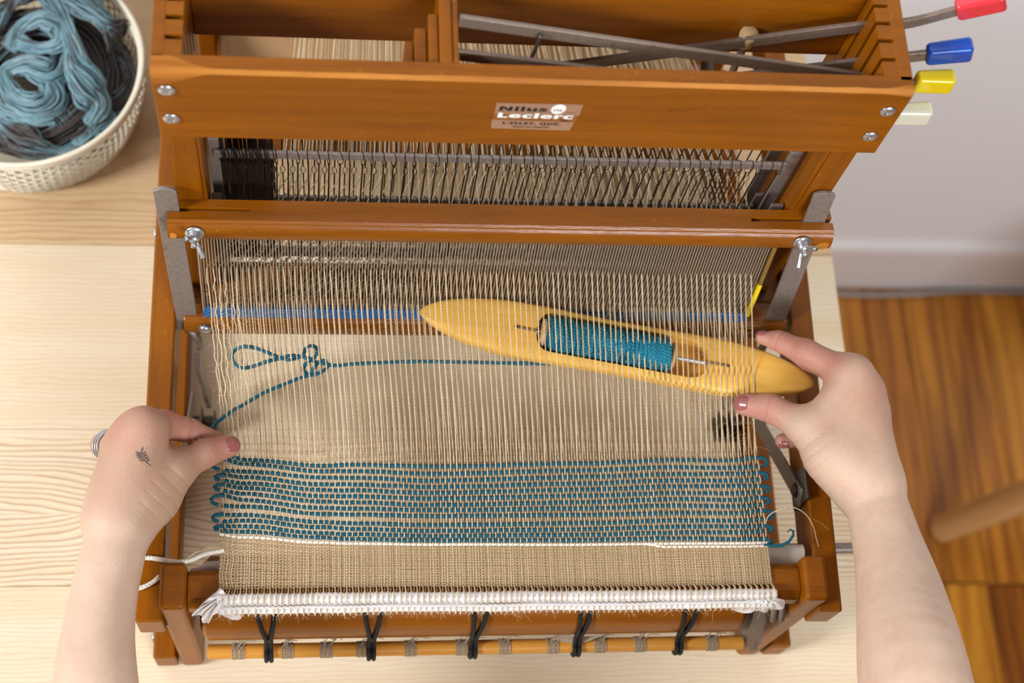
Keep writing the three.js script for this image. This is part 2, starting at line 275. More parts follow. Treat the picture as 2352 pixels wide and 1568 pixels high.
{
  M.skein = phys({ vertexColors: true, roughness: 0.9, sheen: 0.3, sheenColor: new THREE.Color(0.4, 0.55, 0.6) });
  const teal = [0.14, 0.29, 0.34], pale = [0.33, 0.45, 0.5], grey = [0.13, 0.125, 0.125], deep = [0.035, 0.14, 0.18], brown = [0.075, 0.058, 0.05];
  function skein(label, path, fat, strands, mixAt, flat = 0.7) {
    const C = curve(path.map(([x, y, z]) => [x, y, z]), 46), gs = [], key = rnd() * 40;
    for (let s = 0; s < strands; s++) {
      const a0 = rnd() * 6.283, rad = Math.sqrt(rnd()), ph = rnd() * 6.283, k1 = rr(0.6, 1.6), tone = rr(-0.34, 0.3);
      const P = C.map((c, i) => {
        const t = i / (C.length - 1), d = C[Math.min(i + 1, C.length - 1)].clone().sub(C[Math.max(0, i - 1)]).normalize(), side = V(-d.z, 0, d.x).normalize(), a = a0 + t * 2.4 + 0.5 * ns(t * 3, s * 0.7, key);
        const w = fat * (0.75 + 0.35 * Math.sin(t * 9 + key)) * rad + 0.0019 * Math.sin(t * 16 * k1 + ph);
        return c.clone().addScaledVector(side, Math.cos(a) * w).add(V(0, Math.sin(a) * w * flat, 0));
      });
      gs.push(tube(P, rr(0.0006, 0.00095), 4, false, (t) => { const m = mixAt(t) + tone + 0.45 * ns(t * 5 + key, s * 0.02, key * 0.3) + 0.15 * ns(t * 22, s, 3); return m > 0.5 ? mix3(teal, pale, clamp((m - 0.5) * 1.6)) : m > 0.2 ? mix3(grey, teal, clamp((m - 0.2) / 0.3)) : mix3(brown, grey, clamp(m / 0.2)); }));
    }
    return tag(mesh('yarn_skein', merge(gs), M.skein), label, 'yarn', 'dyed skeins in the basket');
  }
  const S = (arr) => arr;
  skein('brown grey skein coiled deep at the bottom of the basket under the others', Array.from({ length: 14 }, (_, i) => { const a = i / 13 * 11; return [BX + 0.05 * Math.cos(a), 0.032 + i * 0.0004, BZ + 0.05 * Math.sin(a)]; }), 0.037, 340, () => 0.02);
  skein('slate grey skein looped at the right side of the basket', S([[-0.3396, 0.04, -0.3057], [-0.3166, 0.046, -0.2834], [-0.3093, 0.046, -0.2577], [-0.3204, 0.042, -0.2364], [-0.3351, 0.04, -0.2489], [-0.3403, 0.036, -0.2819]]), 0.012, 70, () => 0.1);
  skein('blue grey skein lying along the lower left edge of the basket', S([[-0.4569, 0.05, -0.2228], [-0.4205, 0.056, -0.209], [-0.396, 0.056, -0.1873], [-0.3737, 0.05, -0.1801], [-0.3526, 0.04, -0.1863]]), 0.013, 90, (t) => 0.35 + 0.3 * Math.sin(t * 9));
  skein('dark teal skein tangled at the lower right of the basket', S([[-0.3305, 0.038, -0.2339], [-0.3251, 0.042, -0.2155], [-0.3394, 0.046, -0.2036], [-0.3526, 0.044, -0.1953], [-0.3469, 0.04, -0.2184], [-0.3583, 0.038, -0.21]]), 0.0095, 60, () => 0.42);
  skein('light teal skein folded with an open eye at the left of the basket', S([[-0.3695, 0.05, -0.286], [-0.3779, 0.058, -0.2571], [-0.4009, 0.062, -0.2631], [-0.4194, 0.062, -0.2555], [-0.4091, 0.066, -0.2304], [-0.3891, 0.066, -0.2175], [-0.375, 0.062, -0.2249], [-0.3799, 0.056, -0.2537]]), 0.0135, 100, (t) => 0.62 + 0.12 * Math.sin(t * 8));
  skein('pale blue skein bent in a curve across the lower left of the basket', S([[-0.4222, 0.054, -0.2489], [-0.4103, 0.064, -0.218], [-0.3908, 0.062, -0.2063], [-0.3733, 0.056, -0.2149], [-0.365, 0.042, -0.203]]), 0.0125, 90, (t) => 0.66 - 0.5 * smooth(0.65, 1, t));
  skein('dark grey teal skein in the upper left corner of the basket', S([[-0.4432, 0.06, -0.305], [-0.425, 0.062, -0.3234], [-0.4071, 0.062, -0.3434], [-0.3975, 0.06, -0.3697]]), 0.013, 80, () => 0.3);
  skein('light teal skein twisted in a round loop near the top of the basket', S([[-0.4181, 0.06, -0.2824], [-0.4079, 0.07, -0.2973], [-0.3886, 0.074, -0.3047], [-0.3709, 0.072, -0.2974], [-0.3725, 0.068, -0.2835], [-0.3899, 0.066, -0.2795], [-0.4082, 0.064, -0.2872]]), 0.0105, 90, () => 0.64);
  skein('long pale teal skein running down the middle of the basket', S([[-0.3882, 0.06, -0.3505], [-0.37, 0.072, -0.3116], [-0.3596, 0.076, -0.281], [-0.3522, 0.074, -0.2525], [-0.3419, 0.07, -0.2324], [-0.3349, 0.06, -0.2228], [-0.3451, 0.05, -0.2102]]), 0.0145, 130, (t) => 0.68 - 0.1 * smooth(0.7, 1, t));
  skein('thick blue grey skein hanging over the top right of the basket', S([[-0.3969, 0.07, -0.382], [-0.3735, 0.078, -0.3479], [-0.3497, 0.082, -0.3198], [-0.3295, 0.078, -0.2996], [-0.32, 0.066, -0.2939]]), 0.0175, 150, (t) => 0.6 - 0.5 * smooth(0.62, 1, t));
}
// ---------------------------------------------------------------- the loom
const loom = thing('table_loom', 'orange brown wooden table loom with coloured lever handles standing on the pale table', 'loom');
const P = (name, geo, mat, parent = loom) => mesh(name, geo, mat, parent);
for (const s of [-1, 1]) {
  const X = (a, b) => s < 0 ? [-b, -a] : [a, b];
  P('base_rail', bar(...X(0.2475, 0.2655), 0, 0.034, -0.3, 0.2725, 2, 0.0025), M.loom);
  const g = bar(...X(0.2448, 0.264), 0.1468, 0.1844, -0.3, 0.2759, 2, 0.0022);
  if (s > 0) { g.translate(-0.2544, 0, -0.13); g.rotateY(-0.0225); g.translate(0.2544, 0, 0.13); }
  P('side_rail', g, M.loom);
  const d = s > 0 ? 0.0016 : 0;
  P('front_post', bar(...X(0.2268 - d, 0.2453 - d), 0, 0.2095, 0.2385, 0.2726, 1, 0.0042, 4), M.loom);
  P('back_post', bar(...X(0.2268, 0.2453), 0, 0.2095, -0.3, -0.266, 1, 0.004, 3), M.loom);
  // castle: upright side with slots for the levers cut in its top
  const inner = 0.2165, outer = 0.235, slots = [-0.0445, -0.0313, -0.0181, -0.0042], hw = 0.0016, dep = s < 0 ? 0.0105 : 0.0095, zs = [-0.066];
  for (const z of slots) zs.push(z - hw, z + hw); zs.push(0.0122);
  const gs = [bar(...X(inner, outer), 0.165, 0.431, -0.066, 0.0026, 1, 0)];
  gs.push(bar(...X(inner + dep, outer), 0.43, 0.5069, -0.066, 0.0122, 1, 0.001));
  for (let i = 0; i < zs.length; i += 2) gs.push(bar(...X(inner, inner + dep + 0.001), 0.43, 0.5066, zs[i], zs[i + 1], 1, 0.0006));
  P('castle_side', merge(gs), M.loom);
  // ridge strip along the front inside edge of the upright
  P('corner_strip', bar(...X(0.2135, 0.2167), 0.165, 0.43, -0.012, 0.0022, 1, 0.001), M.loom);
}
P('cross_bar', bar(-0.2475, 0.2475, 0.13, 0.165, -0.02, 0.012, 0, 0.002), M.loom);
P('cross_bar', bar(-0.2475, 0.2475, 0.034, 0.06, -0.21, -0.19, 0, 0.002), M.loom);
// breast beam with eight worn facets, and the back beam
const oct = (z0, z1, y0, y1, c) => [[z0 + c, y0], [z1 - c, y0], [z1, y0 + c], [z1, y1 - c], [z1 - c * 0.8, y1], [z0 + c * 0.6, y1], [z0, y1 - c * 0.6], [z0, y0 + c]];
P('breast_beam', beam(oct(0.242, 0.2685, 0.172, 0.2, 0.0075), -0.2266, 0.2252), M.loom);
P('back_beam', beam(oct(-0.297, -0.27, 0.172, 0.2, 0.0075), -0.2266, 0.2266), M.loom);
// warp beam at the back wound with brown paper
{
  const b = P('warp_beam', rod([-0.226, 0.1, -0.262], [0.226, 0.1, -0.262], 0.028, 0.028, 40), M.loom);
  P('paper_roll', rod([-0.222, 0.1, -0.262], [0.2, 0.1, -0.262], 0.045, 0.045, 48), M.kraft, b);
  P('collar', rod([0.212, 0.1, -0.262], [0.2245, 0.1, -0.262], 0.034, 0.034, 30), M.darkSteel, b);
}
// castle boards
P('castle_back_board', bar(-0.2165, 0.2165, 0.4345, 0.5069, -0.066, -0.0535, 0, 0.001), M.loom);
{
  const b = P('castle_front_board', beam([[0.0087, 0.4307], [0.0202, 0.4307], [0.0202, 0.5048], [0.0181, 0.5069], [0.0087, 0.5069]], -0.235, 0.235, 0.0006), M.loom);
  // the varnish is rubbed off along the front arris, most of all at the left corner
  const n = 90, up = [], lo = [];
  for (let i = 0; i <= n; i++) {
    const x = lerp(-0.2347, 0.2347, i / n), k = Math.max(0.02, 0.25 + 2.2 * fbm(x * 30, 1.7, 3, 4) + 0.5 * ns(x * 160, 5, 1)), cl = smooth(-0.198, -0.232, x), cr = smooth(0.215, 0.234, x);
    up.push([x, 0.0006 * k + cl * 0.0105 + cr * 0.003, i]); lo.push([x, 0.0006 * (0.3 + 0.9 * k * smooth(-0.1, 0.15, x)) + cl * 0.012 + cr * 0.002]);
  }
  const pos = [], idx = [];
  up.forEach(([x, a], i) => { const e = 0.00016; pos.push(x, 0.5069 + e, 0.0181 - Math.min(a, 0.0085), x, 0.5069 + e, 0.0181, x, 0.5048, 0.0202 + e, x, 0.5048 - lo[i][1], 0.0202 + e); if (i) { const q = i * 4; for (let k = 0; k < 3; k++) idx.push(q - 4 + k, q - 3 + k, q + k, q - 3 + k, q + k + 1, q + k); } });
  const g = new THREE.BufferGeometry(); g.setAttribute('position', new THREE.Float32BufferAttribute(pos, 3)); g.setIndex(idx);
  const gg = metres(g, 0); gg.computeVertexNormals(); P('worn_edge', gg, M.worn, b);
  for (const [x, y, t] of [[-0.2266, 0.486, 0.4], [-0.2265, 0.4532, 1.3], [0.2249, 0.4841, 0.2], [0.2242, 0.4527, 0.7]]) {
    const head = lat([[0, 0.0006], [0.0012, 0.0006], [0.0013, 0.0017], [0.0034, 0.0019], [0.0051, 0.001], [0.0054, 0], [0, 0]], 28).rotateX(Math.PI / 2).rotateZ(t).translate(x, y, 0.0202);
    const recess = bar(-0.0012, 0.0012, -0.0012, 0.0012, 0.00061, 0.0007, 0, 0).rotateZ(t).translate(x, y, 0.0202);
    const sc = P('screw', head, M.zinc, b); P('screw_recess', recess, M.darkSteel, sc);
  }
  // maker's transfer: clear film with printed words
  const cv = document.createElement('canvas'); cv.width = 1024; cv.height = 640; const c = cv.getContext('2d');
  c.clearRect(0, 0, 1024, 640);
  c.fillStyle = 'rgba(214,176,150,0.42)';
  c.beginPath(); c.moveTo(36, 30); c.lineTo(1004, 22); c.lineTo(992, 262); c.lineTo(36, 262); c.fill();
  c.beginPath(); c.moveTo(20, 408); c.lineTo(962, 420); c.lineTo(936, 612); c.lineTo(30, 600); c.fill();
  c.fillStyle = 'rgba(206,150,100,0.2)'; c.fillRect(30, 262, 950, 150);
  const word = (s, x, y, size, w, col, font = 'sans-serif', skew = -0.08) => { c.save(); c.font = `bold ${size}px ${font}`; c.fillStyle = col; const m = c.measureText(s).width; c.translate(x, y); c.transform(w / m, 0, skew, 1, 0, 0); c.fillText(s, 0, 0); c.lineWidth = size * 0.045; c.strokeStyle = col; c.strokeText(s, 0, 0); c.restore(); };
  word('Nilus', 62, 192, 120, 560, '#120a06');
  c.fillStyle = '#120a06'; c.fillRect(60, 206, 900, 7);
  c.fillStyle = '#f3f1ee'; c.beginPath(); c.ellipse(742, 136, 82, 108, 0.2, 0, 7); c.fill();
  word('ria', 690, 178, 62, 100, '#5a5048', 'serif', 0.1);
  word('Leclerc', 56, 348, 138, 880, '#f6f4f0');
  word('INC.', 800, 404, 44, 110, '#2a1408');
  word("L'ISLET, QUE.", 140, 496, 72, 680, '#1c0e06');
  word('MADE IN CANADA', 270, 566, 44, 420, '#2a1408');
  const t = new THREE.CanvasTexture(cv); t.colorSpace = THREE.SRGBColorSpace;
  const lg = new THREE.PlaneGeometry(0.0575, 0.0345); lg.translate(0.0003, 0.4662, 0.02045);
  P('maker_label', lg, phys({ map: t, transparent: true, roughness: 0.25 }), b);
}
// divider between the boards, with the grooved ledges of the lifting cords at its left
{
  const d = P('divider', bar(-0.0632, -0.0555, 0.436, 0.5075, -0.0535, 0.0087, 2, 0.0008), M.loom);
  P('hinge_plate', bar(-0.0552, -0.0514, 0.436, 0.5066, -0.0535, 0.0087, 1, 0.0005), M.loom, d);
  P('ledge', bar(-0.0695, -0.0634, 0.438, 0.503, -0.029, 0.0087, 1, 0.0008), M.loom, d);
  P('ledge', bar(-0.0775, -0.07, 0.438, 0.494, -0.0245, 0.0087, 1, 0.0008), M.loom, d);
  P('ledge', bar(-0.0835, -0.078, 0.438, 0.488, -0.019, 0.0087, 1, 0.0008), M.loom, d);
}
// four levers: flat steel bars with coloured handles
function lever(z, pts, knobPts, mat) {
  const P3 = pts.map(([x, y]) => V(x, y, z)), gs = [];
  const h = 0.0095, th = 0.003, C = pts.length > 2 ? new THREE.CatmullRomCurve3(P3, false, 'centripetal').getPoints(24) : P3;
  const s = new THREE.Shape(); C.forEach((p, i) => i ? s.lineTo(p.x, p.y) : s.moveTo(p.x, p.y)); for (let i = C.length - 1; i >= 0; i--) s.lineTo(C[i].x, C[i].y - h);
  const g = new THREE.ExtrudeGeometry(s, { depth: th - 0.0008, bevelEnabled: true, bevelThickness: 0.0004, bevelSize: 0.0004, bevelSegments: 1 }).translate(0, 0, z - th / 2 + 0.0004);
  const l = P('lever', metres(g, 0), M.rustySteel);
  const [[ax, ay], [bx, by]] = knobPts, L = Math.hypot(bx - ax, by - ay), kg = new RoundedBoxGeometry(L, 0.0165, 0.0115, 5, 0.0032), p = kg.attributes.position;
  for (let i = 0; i < p.count; i++) { const x = p.getX(i), y = p.getY(i), zz = p.getZ(i); if (y > 0.006) p.setY(i, y - 0.0011 * Math.exp(-(((x + 0.001) / 0.009) ** 2)) * (1 - (zz / 0.0065) ** 2)); p.setZ(i, zz * lerp(0.86, 1.06, (x / L) + 0.5)); }
  kg.computeVertexNormals(); kg.rotateZ(Math.atan2(by - ay, bx - ax)).translate((ax + bx) / 2, (ay + by) / 2 - 0.004, z);
  P('handle', kg, mat, l).userData.label = mat === M.red ? 'red plastic handle' : mat === M.blue ? 'blue plastic handle' : mat === M.yellow ? 'yellow plastic handle' : 'white plastic handle';
  return l;
}
lever(-0.0445, [[-0.05, 0.405], [0.12, 0.4575], [0.2156, 0.4868], [0.245, 0.4925], [0.2745, 0.5092]], [[0.2725, 0.5085], [0.3, 0.5235]], M.red);
lever(-0.0313, [[-0.05, 0.39], [0.165, 0.4485], [0.2258, 0.4666], [0.265, 0.477]], [[0.2625, 0.4765], [0.2915, 0.4845]], M.blue);
lever(-0.0181, [[-0.0508, 0.5176], [0.1779, 0.4751], [0.259, 0.4605]], [[0.2573, 0.464], [0.2835, 0.4655]], M.yellow);
lever(-0.0042, [[-0.0508, 0.5015], [0.1, 0.475], [0.249, 0.443]], [[0.2455, 0.445], [0.2725, 0.4475]], M.white);
P('lift_hook', tube(curve([[0.0005, 0.5045, -0.0157], [-0.0005, 0.5035, -0.014], [-0.0015, 0.492, -0.0142], [-0.004, 0.47, -0.0135], [-0.0065, 0.44, -0.013]], 20), 0.0013, 8), M.darkSteel);
{ const pin = P('stop_pin', rod([0.147, 0.4, -0.0492], [0.147, 0.462, -0.0492], 0.0027, 0.0027, 14), M.rustySteel); P('cap', lat([[0, 0], [0.0052, 0], [0.0064, 0.0105], [0.006, 0.0125], [0, 0.013]], 26).translate(0.1465, 0.4525, -0.0485), M.paleWood, pin); }
// bolts on the outside of the left rails
const dome = (r, h) => lat([[0, h], [r * 0.45, h * 0.9], [r * 0.8, h * 0.55], [r, 0], [0, 0]].map((q) => q), 22);
P('bolt', dome(0.0062, 0.0042).rotateZ(Math.PI / 2).translate(-0.264, 0.1655, -0.043), M.zinc);
P('bolt', dome(0.006, 0.004).rotateZ(Math.PI / 2).translate(-0.2655, 0.019, 0.252), M.zinc);
P('bolt', dome(0.006, 0.004).rotateZ(-Math.PI / 2).translate(0.2655, 0.019, 0.252), M.zinc);
P('crank_rod', rod([0.225, 0.12, 0.21], [0.36, 0.12, 0.21], 0.0046, 0.0046, 18), M.steel);
// ---------------------------------------------------------------- beater, leaning back against the castle
const beater = new THREE.Group(); beater.name = 'beater'; beater.position.set(0, 0.17, 0.0406); beater.rotation.x = -Math.atan(0.2); loom.add(beater);
const vv = (y) => (y - 0.17) * Math.sqrt(1.04);
{
  const top = vv(0.3145), bot = top - 0.0195, zf = 0.0135, zb = -0.0095;
  const prof = (groove) => { const a = [[zb, bot]]; for (let k = 0; k <= 18; k++) { const e = -1.45 + k / 18 * 2.6; a.push([zf - 0.0055 + 0.0062 * Math.cos(e), (top + bot) / 2 - 0.0008 + 0.0098 * Math.sin(e)]); } a.push([zf - 0.0044, top]); if (groove) a.push([0.0021, top], [0.0021, top - 0.005], [-0.0021, top - 0.005], [-0.0021, top]); a.push([zb, top]); return a; };
  const r = P('top_rail', merge([beam(prof(true), -0.241, -0.1838, 0, [0.4, 0.07]), beam(prof(false), -0.1838, 0.1818, 0, [0.4, 0.07]), beam(prof(true), 0.1818, 0.2435, 0, [0.4, 0.07])]), M.loomRail, beater);
  P('slot_floor', merge([bar(-0.24, -0.184, top - 0.0052, top - 0.0042, -0.0021, 0.0021, 0, 0), bar(0.182, 0.243, top - 0.0052, top - 0.0042, -0.0021, 0.0021, 0, 0)]), M.slotWood, beater);
  const worn = []; for (const [x, w, s] of [[-0.2408, 0.006, 1], [0.2432, 0.011, -1]]) { const q = []; for (let i = 0; i < 7; i++) { const a = i / 7 * 6.283; q.push([x + s * (w * 0.55 + Math.cos(a) * w * rr(0.35, 0.55)), bot + 0.0075 + Math.sin(a) * rr(0.003, 0.0055)]); } worn.push(q); }
  for (const q of worn) { const s = new THREE.Shape(q.map(([x, y]) => new THREE.Vector2(x, y))); P('worn_patch', metres(new THREE.ExtrudeGeometry(s, { depth: 0.0006, bevelEnabled: false }).translate(0, 0, zf + 0.0003), 0), M.worn, beater); }
  const bt = vv(0.1885), bb = bt - 0.021;
  P('bottom_rail', beam([[-0.009, bb], ...Array.from({ length: 17 }, (_, k) => { const e = -1.45 + k / 16 * 2.7; return [0.0022 + 0.0056 * Math.cos(e), (bt + bb) / 2 - 0.0004 + 0.0105 * Math.sin(e)]; }), [0.003, bt], [-0.009, bt]], -0.2385, 0.2425), M.loomRail, beater);
  P('reed_bar', bar(-0.2234, 0.2085, bt - 0.002, vv(0.1985), -0.0028, 0.0032, 0, 0.0012), M.reedBlue, beater);
  const wire = new THREE.BoxGeometry(0.0006, top - bt + 0.0, 0.0042).translate(0, (top + bt) / 2 - 0.006, 0);
  for (let i = 0; i < 194; i++) { const w = P('reed_wire', wire, M.reedWire, beater); w.position.x = lerp(-0.2205, 0.2045, i / 193) - 0.00105; }
  P('reed_end', bar(-0.2234, -0.2222, vv(0.195), bot + 0.004, -0.003, 0.003, 1, 0.0004), M.reedWire, beater);
  P('reed_end', bar(0.2058, 0.2088, vv(0.195), bot + 0.004, -0.0035, 0.0035, 1, 0.0006), M.brass, beater); P('reed_end_tape', bar(0.2055, 0.2091, vv(0.196), vv(0.238), -0.0037, 0.0037, 1, 0.0006), M.yellow, beater).userData.label = 'yellow tape on the reed end';
  // flat steel arms through the slots
  const arm = (x0, v0, x1, v1) => { const L = Math.hypot(x1 - x0, v1 - v0), w = 0.0078, s = new THREE.Shape(); s.moveTo(-w, 0); s.lineTo(w, 0); s.lineTo(w, L - 0.003); s.quadraticCurveTo(w * 0.5, L, 0, L); s.quadraticCurveTo(-w * 0.5, L, -w, L - 0.003); s.lineTo(-w, 0);
    const g = new THREE.ExtrudeGeometry(s, { depth: 0.0024, bevelEnabled: true, bevelThickness: 0.0003, bevelSize: 0.0003, bevelSegments: 1 }).translate(0, 0, -0.0012); g.rotateZ(-Math.atan2(x1 - x0, v1 - v0)).translate(x0, v0, 0); P('arm', metres(g, 1), M.steel, beater); };
  arm(-0.2358, vv(0.168), -0.2416, vv(0.3377)); arm(0.2335, vv(0.17), 0.2289, vv(0.3472));
  for (const [x, a] of [[-0.2223, 0.25], [0.2205, -0.5]]) { // wing bolts clamping the rail
    const y = bot + 0.0105, z = zf;
    const w = P('wing_bolt', merge([lat([[0, 0], [0.0068, 0], [0.0068, 0.0012], [0.0055, 0.002], [0.0048, 0.002], [0.0042, 0.0055], [0.0026, 0.0085], [0, 0.0085]], 26).rotateX(Math.PI / 2), lat([[0.0019, 0], [0.0021, 0.001], [0.0019, 0.002], [0.0021, 0.003], [0.0019, 0.004], [0.0021, 0.005], [0, 0.0055]], 14).rotateX(Math.PI / 2).translate(0, 0, 0.008)]).translate(x, y, z), M.zinc, beater);
    for (const s of [0, Math.PI]) P('wing', tube(curve([[0.001, 0, 0.0055], [0.0045, 0, 0.0075], [0.008, 0.0, 0.011], [0.012, 0.0002, 0.0145]], 12), (t) => lerp(0.0013, 0.0021, t), 10).rotateZ(-1.25 + a + s * 0.92).translate(x, y, z), M.zinc, w);
  }
}
for (const s of [-1, 1]) {
  // leg below the beater, link forward to the rail, foot bracket
  const X = (a, b) => s < 0 ? [-b, -a] : [a, b];
  const g = bar(-0.002, 0.002, -0.07, 0.07, -0.007, 0.007, 1, 0.0006); g.rotateX(0.135).translate(s * 0.2287, 0.097, 0.0585);
  P('beater_leg', g, M.steel);
  P('leg_bend', tube(curve([[s * 0.2287, 0.155, 0.051], [s * 0.2295, 0.168, 0.0485], [s * 0.234, 0.1735, 0.0445], [s * 0.238, 0.174, 0.04]], 14), 0.0035, 8), M.steel);
  const L = Math.hypot(0.107, 0.113), k = bar(-0.001, 0.001, -0.008, 0.008, -L / 2 - 0.008, L / 2 + 0.008, 2, 0.0006); k.rotateX(-Math.atan2(0.107, 0.113)).translate(s * 0.2395, 0.122, 0.1235);
  P('link', k, M.steel);
  P('pivot', merge([dome(0.0062, 0.0036).rotateZ(s * Math.PI / 2).translate(s * 0.2385, 0.172, 0.1765), bar(...X(0.2405, 0.2428), 0.155, 0.192, 0.162, 0.189, 1, 0.001)]), M.darkSteel);
  P('foot_bracket', merge([bar(...X(0.2245, 0.2475), 0.0, 0.006, 0.055, 0.078, 0, 0.001), bar(...X(0.2338, 0.2354), 0.004, 0.034, 0.057, 0.076, 0, 0.0005), bar(...X(0.2225, 0.224), 0.004, 0.034, 0.06, 0.074, 0, 0.0005)]), M.darkSteel);
  P('foot_bolt', rod([s * 0.222, 0.024, 0.0675], [s * 0.247, 0.024, 0.0675], 0.0028, 0.0028, 12), M.darkSteel);
  P('rail_cap', dome(0.0058, 0.0045).rotateX(Math.PI / 2).translate(s < 0 ? -0.2222 : 0.2222, 0.181, 0.0455), M.zinc);
}
// ---------------------------------------------------------------- harness shafts with wire heddles
const XF = (i) => lerp(-0.2035, 0.2015, i / 193), XR = (i) => lerp(-0.2178, 0.2, i / 193), XH = (i) => lerp(-0.166, 0.2005, i / 193), XB = (i) => lerp(-0.15, 0.165, i / 193) + 0.0024 * Math.sin(i * 0.785);
const SH = [[-0.0042, false, 0.083], [-0.0179, true, 0.083], [-0.0313, false, 0.048], [-0.0447, true, 0.083]], order = [1, 0, 3, 2];
const eyeY = (z, up) => up ? 0.249 + 0.355 * (0.025 - z) : 0.2065 + 0.03 * (0.033 - z);
{
  const pts = (f) => f.map(([x, y, z = 0]) => V(x, y, z));
  const loopHook = (s, half) => tube(curve(pts([[0.0004, s * (half - 0.016)], [0.0012, s * (half - 0.012), 0.0022], [0.0006, s * (half - 0.002), 0.0028], [-0.0004, s * (half + 0.003), 0.0006], [-0.001, s * (half - 0.002), -0.0026], [-0.001, s * (half - 0.012), -0.002], [-0.0002, s * (half - 0.018)]]), 12), 0.00032, 4, false);
  const eye = [[0, -0.0062], [0.0017, -0.0022], [0.0017, 0.0022], [0, 0.0062]], eyeG = [1, -1].map((s) => tube(pts(eye.map(([x, y]) => [x * s, y, s * 0.0002])), 0.0003, 4, false));
  const bodies = [0.083, 0.083, 0.048, 0.083].map((half) => merge([loopHook(1, half), loopHook(-1, half), ...eyeG, tube(pts([[0, 0.006], [0.0002, half - 0.016]]), 0.00058, 5, false), tube(pts([[0, -0.006], [0.0002, -half + 0.016]]), 0.00058, 5, false)]));
  const groups = SH.map(([z, up, half], k) => {
    const s = new THREE.Group(); s.name = 'harness_shaft'; s.position.set(0, eyeY(z, up), z); loom.add(s);
    P('heddle_bar', bar(-0.2085, 0.2035, half - 0.0085, half, -0.0012, 0.0012, 0, 0.0004), M.steel, s);
    P('heddle_bar', bar(-0.2085, 0.2035, -half, -half + 0.0085, -0.0012, 0.0012, 0, 0.0004), M.steel, s);
    for (const q of [-1, 1]) P('side_bar', bar(q < 0 ? -0.212 : 0.2025, q < 0 ? -0.2045 : 0.212, -half - 0.008, half + 0.012, -0.0045, -0.0016, 1, 0.0006), M.steel, s);
    return s;
  });
  for (let i = 0; i < 194; i++) { const k = order[i % 4], h = P('heddle', bodies[k], M.wire, groups[k]); h.position.x = XH(i) + rr(-0.0006, 0.0006); h.rotation.z = rr(-0.012, 0.012); h.rotation.y = rr(-0.5, 0.5); }
  for (let i = 0; i < 104; i++) { const h = P('heddle', bodies[1], M.wire, groups[i % 2 * 2 + 1]); h.position.x = lerp(-0.203, -0.169, i / 103); h.rotation.z = rr(-0.02, 0.02); h.rotation.y = rr(-0.3, 0.3); }
}
// ---------------------------------------------------------------- cloth beam, ratchet, apron rod, lacing cords
P('cloth_beam', rod([-0.2215, 0.12, 0.244], [0.2, 0.12, 0.244], 0.032, 0.032, 56), M.loomRail);
{
  const s = new THREE.Shape(), n = 26; for (let i = 0; i < n; i++) { const a = i / n * 6.2832, b = (i + 0.86) / n * 6.2832; const q = i ? 'lineTo' : 'moveTo'; s[q](Math.cos(a) * 0.0415, Math.sin(a) * 0.0415); s.lineTo(Math.cos(b) * 0.0478, Math.sin(b) * 0.0478); }
  const g = new THREE.ExtrudeGeometry(s, { depth: 0.003, bevelEnabled: false }).rotateY(Math.PI / 2).translate(0.2062, 0.12, 0.244);
  P('ratchet_wheel', metres(g, 0), M.rustySteel);
  for (const [x, a] of [[0.2135, 0], [0.2195, 0.3]]) P('pawl', tube(curve([[x, 0.152, 0.236], [x, 0.166, 0.252], [x, 0.166, 0.266], [x + 0.0005, 0.156 + a * 0.006, 0.2765]], 16), (t) => lerp(0.0042, 0.0024, t), 10), M.rustySteel);
}
const rodA = V(-0.2178, 0.1, 0.2812), rodB = V(0.2045, 0.1, 0.2812);
{
  const r = P('apron_rod', rod(rodA.toArray(), rodB.toArray(), 0.0057, 0.0057, 26), M.dowel);
  for (const px of [-0.1942, -0.1568, -0.1273, -0.0992, -0.0622, -0.0225, 0.0115, 0.0495, 0.0877, 0.1195, 0.1778]) {
    const gs = []; for (let k = 0; k < 16; k++) { const x = px + (k / 15 - 0.5) * 0.0088 + rr(-0.0003, 0.0003), pts = []; for (let i = 0; i <= 18; i++) { const a = i / 18 * 6.2832, R = 0.0061 + 0.0003 * ns(i, k, px * 50); pts.push([x + rr(-0.0002, 0.0002) + 0.0005 * Math.sin(a * 0.5 + k), rodA.y + R * Math.cos(a), rodA.z + R * Math.sin(a)]); } gs.push(tube(pts, 0.00038, 4, false)); }
    for (let k = 0; k < 5; k++) { const x = px + rr(-0.004, 0.004); gs.push(tube(curve([[x, 0.1065, 0.279], [x + rr(0, 0.008), 0.109, 0.2745 + rr(-0.001, 0.001)], [x + rr(0, 0.016), 0.108, 0.2755]], 10), 0.0003, 4)); }
    P('thread_wrap', merge(gs), M.bundle, r);
  }
  // a loose hank of ends lying between rod and beam
  const hank = []; for (let k = 0; k < 14; k++) { const o = k / 13 - 0.5; hank.push(tube(curve([[0.048, 0.108, 0.277], [0.062, 0.1075 - 0.002 * o, 0.2785 + 0.003 * o], [0.074, 0.109, 0.2785 + 0.004 * o], [0.086, 0.112, 0.277]], 16), 0.0004, 4)); }
  P('loose_ends', merge(hank), M.bundle, r);
}
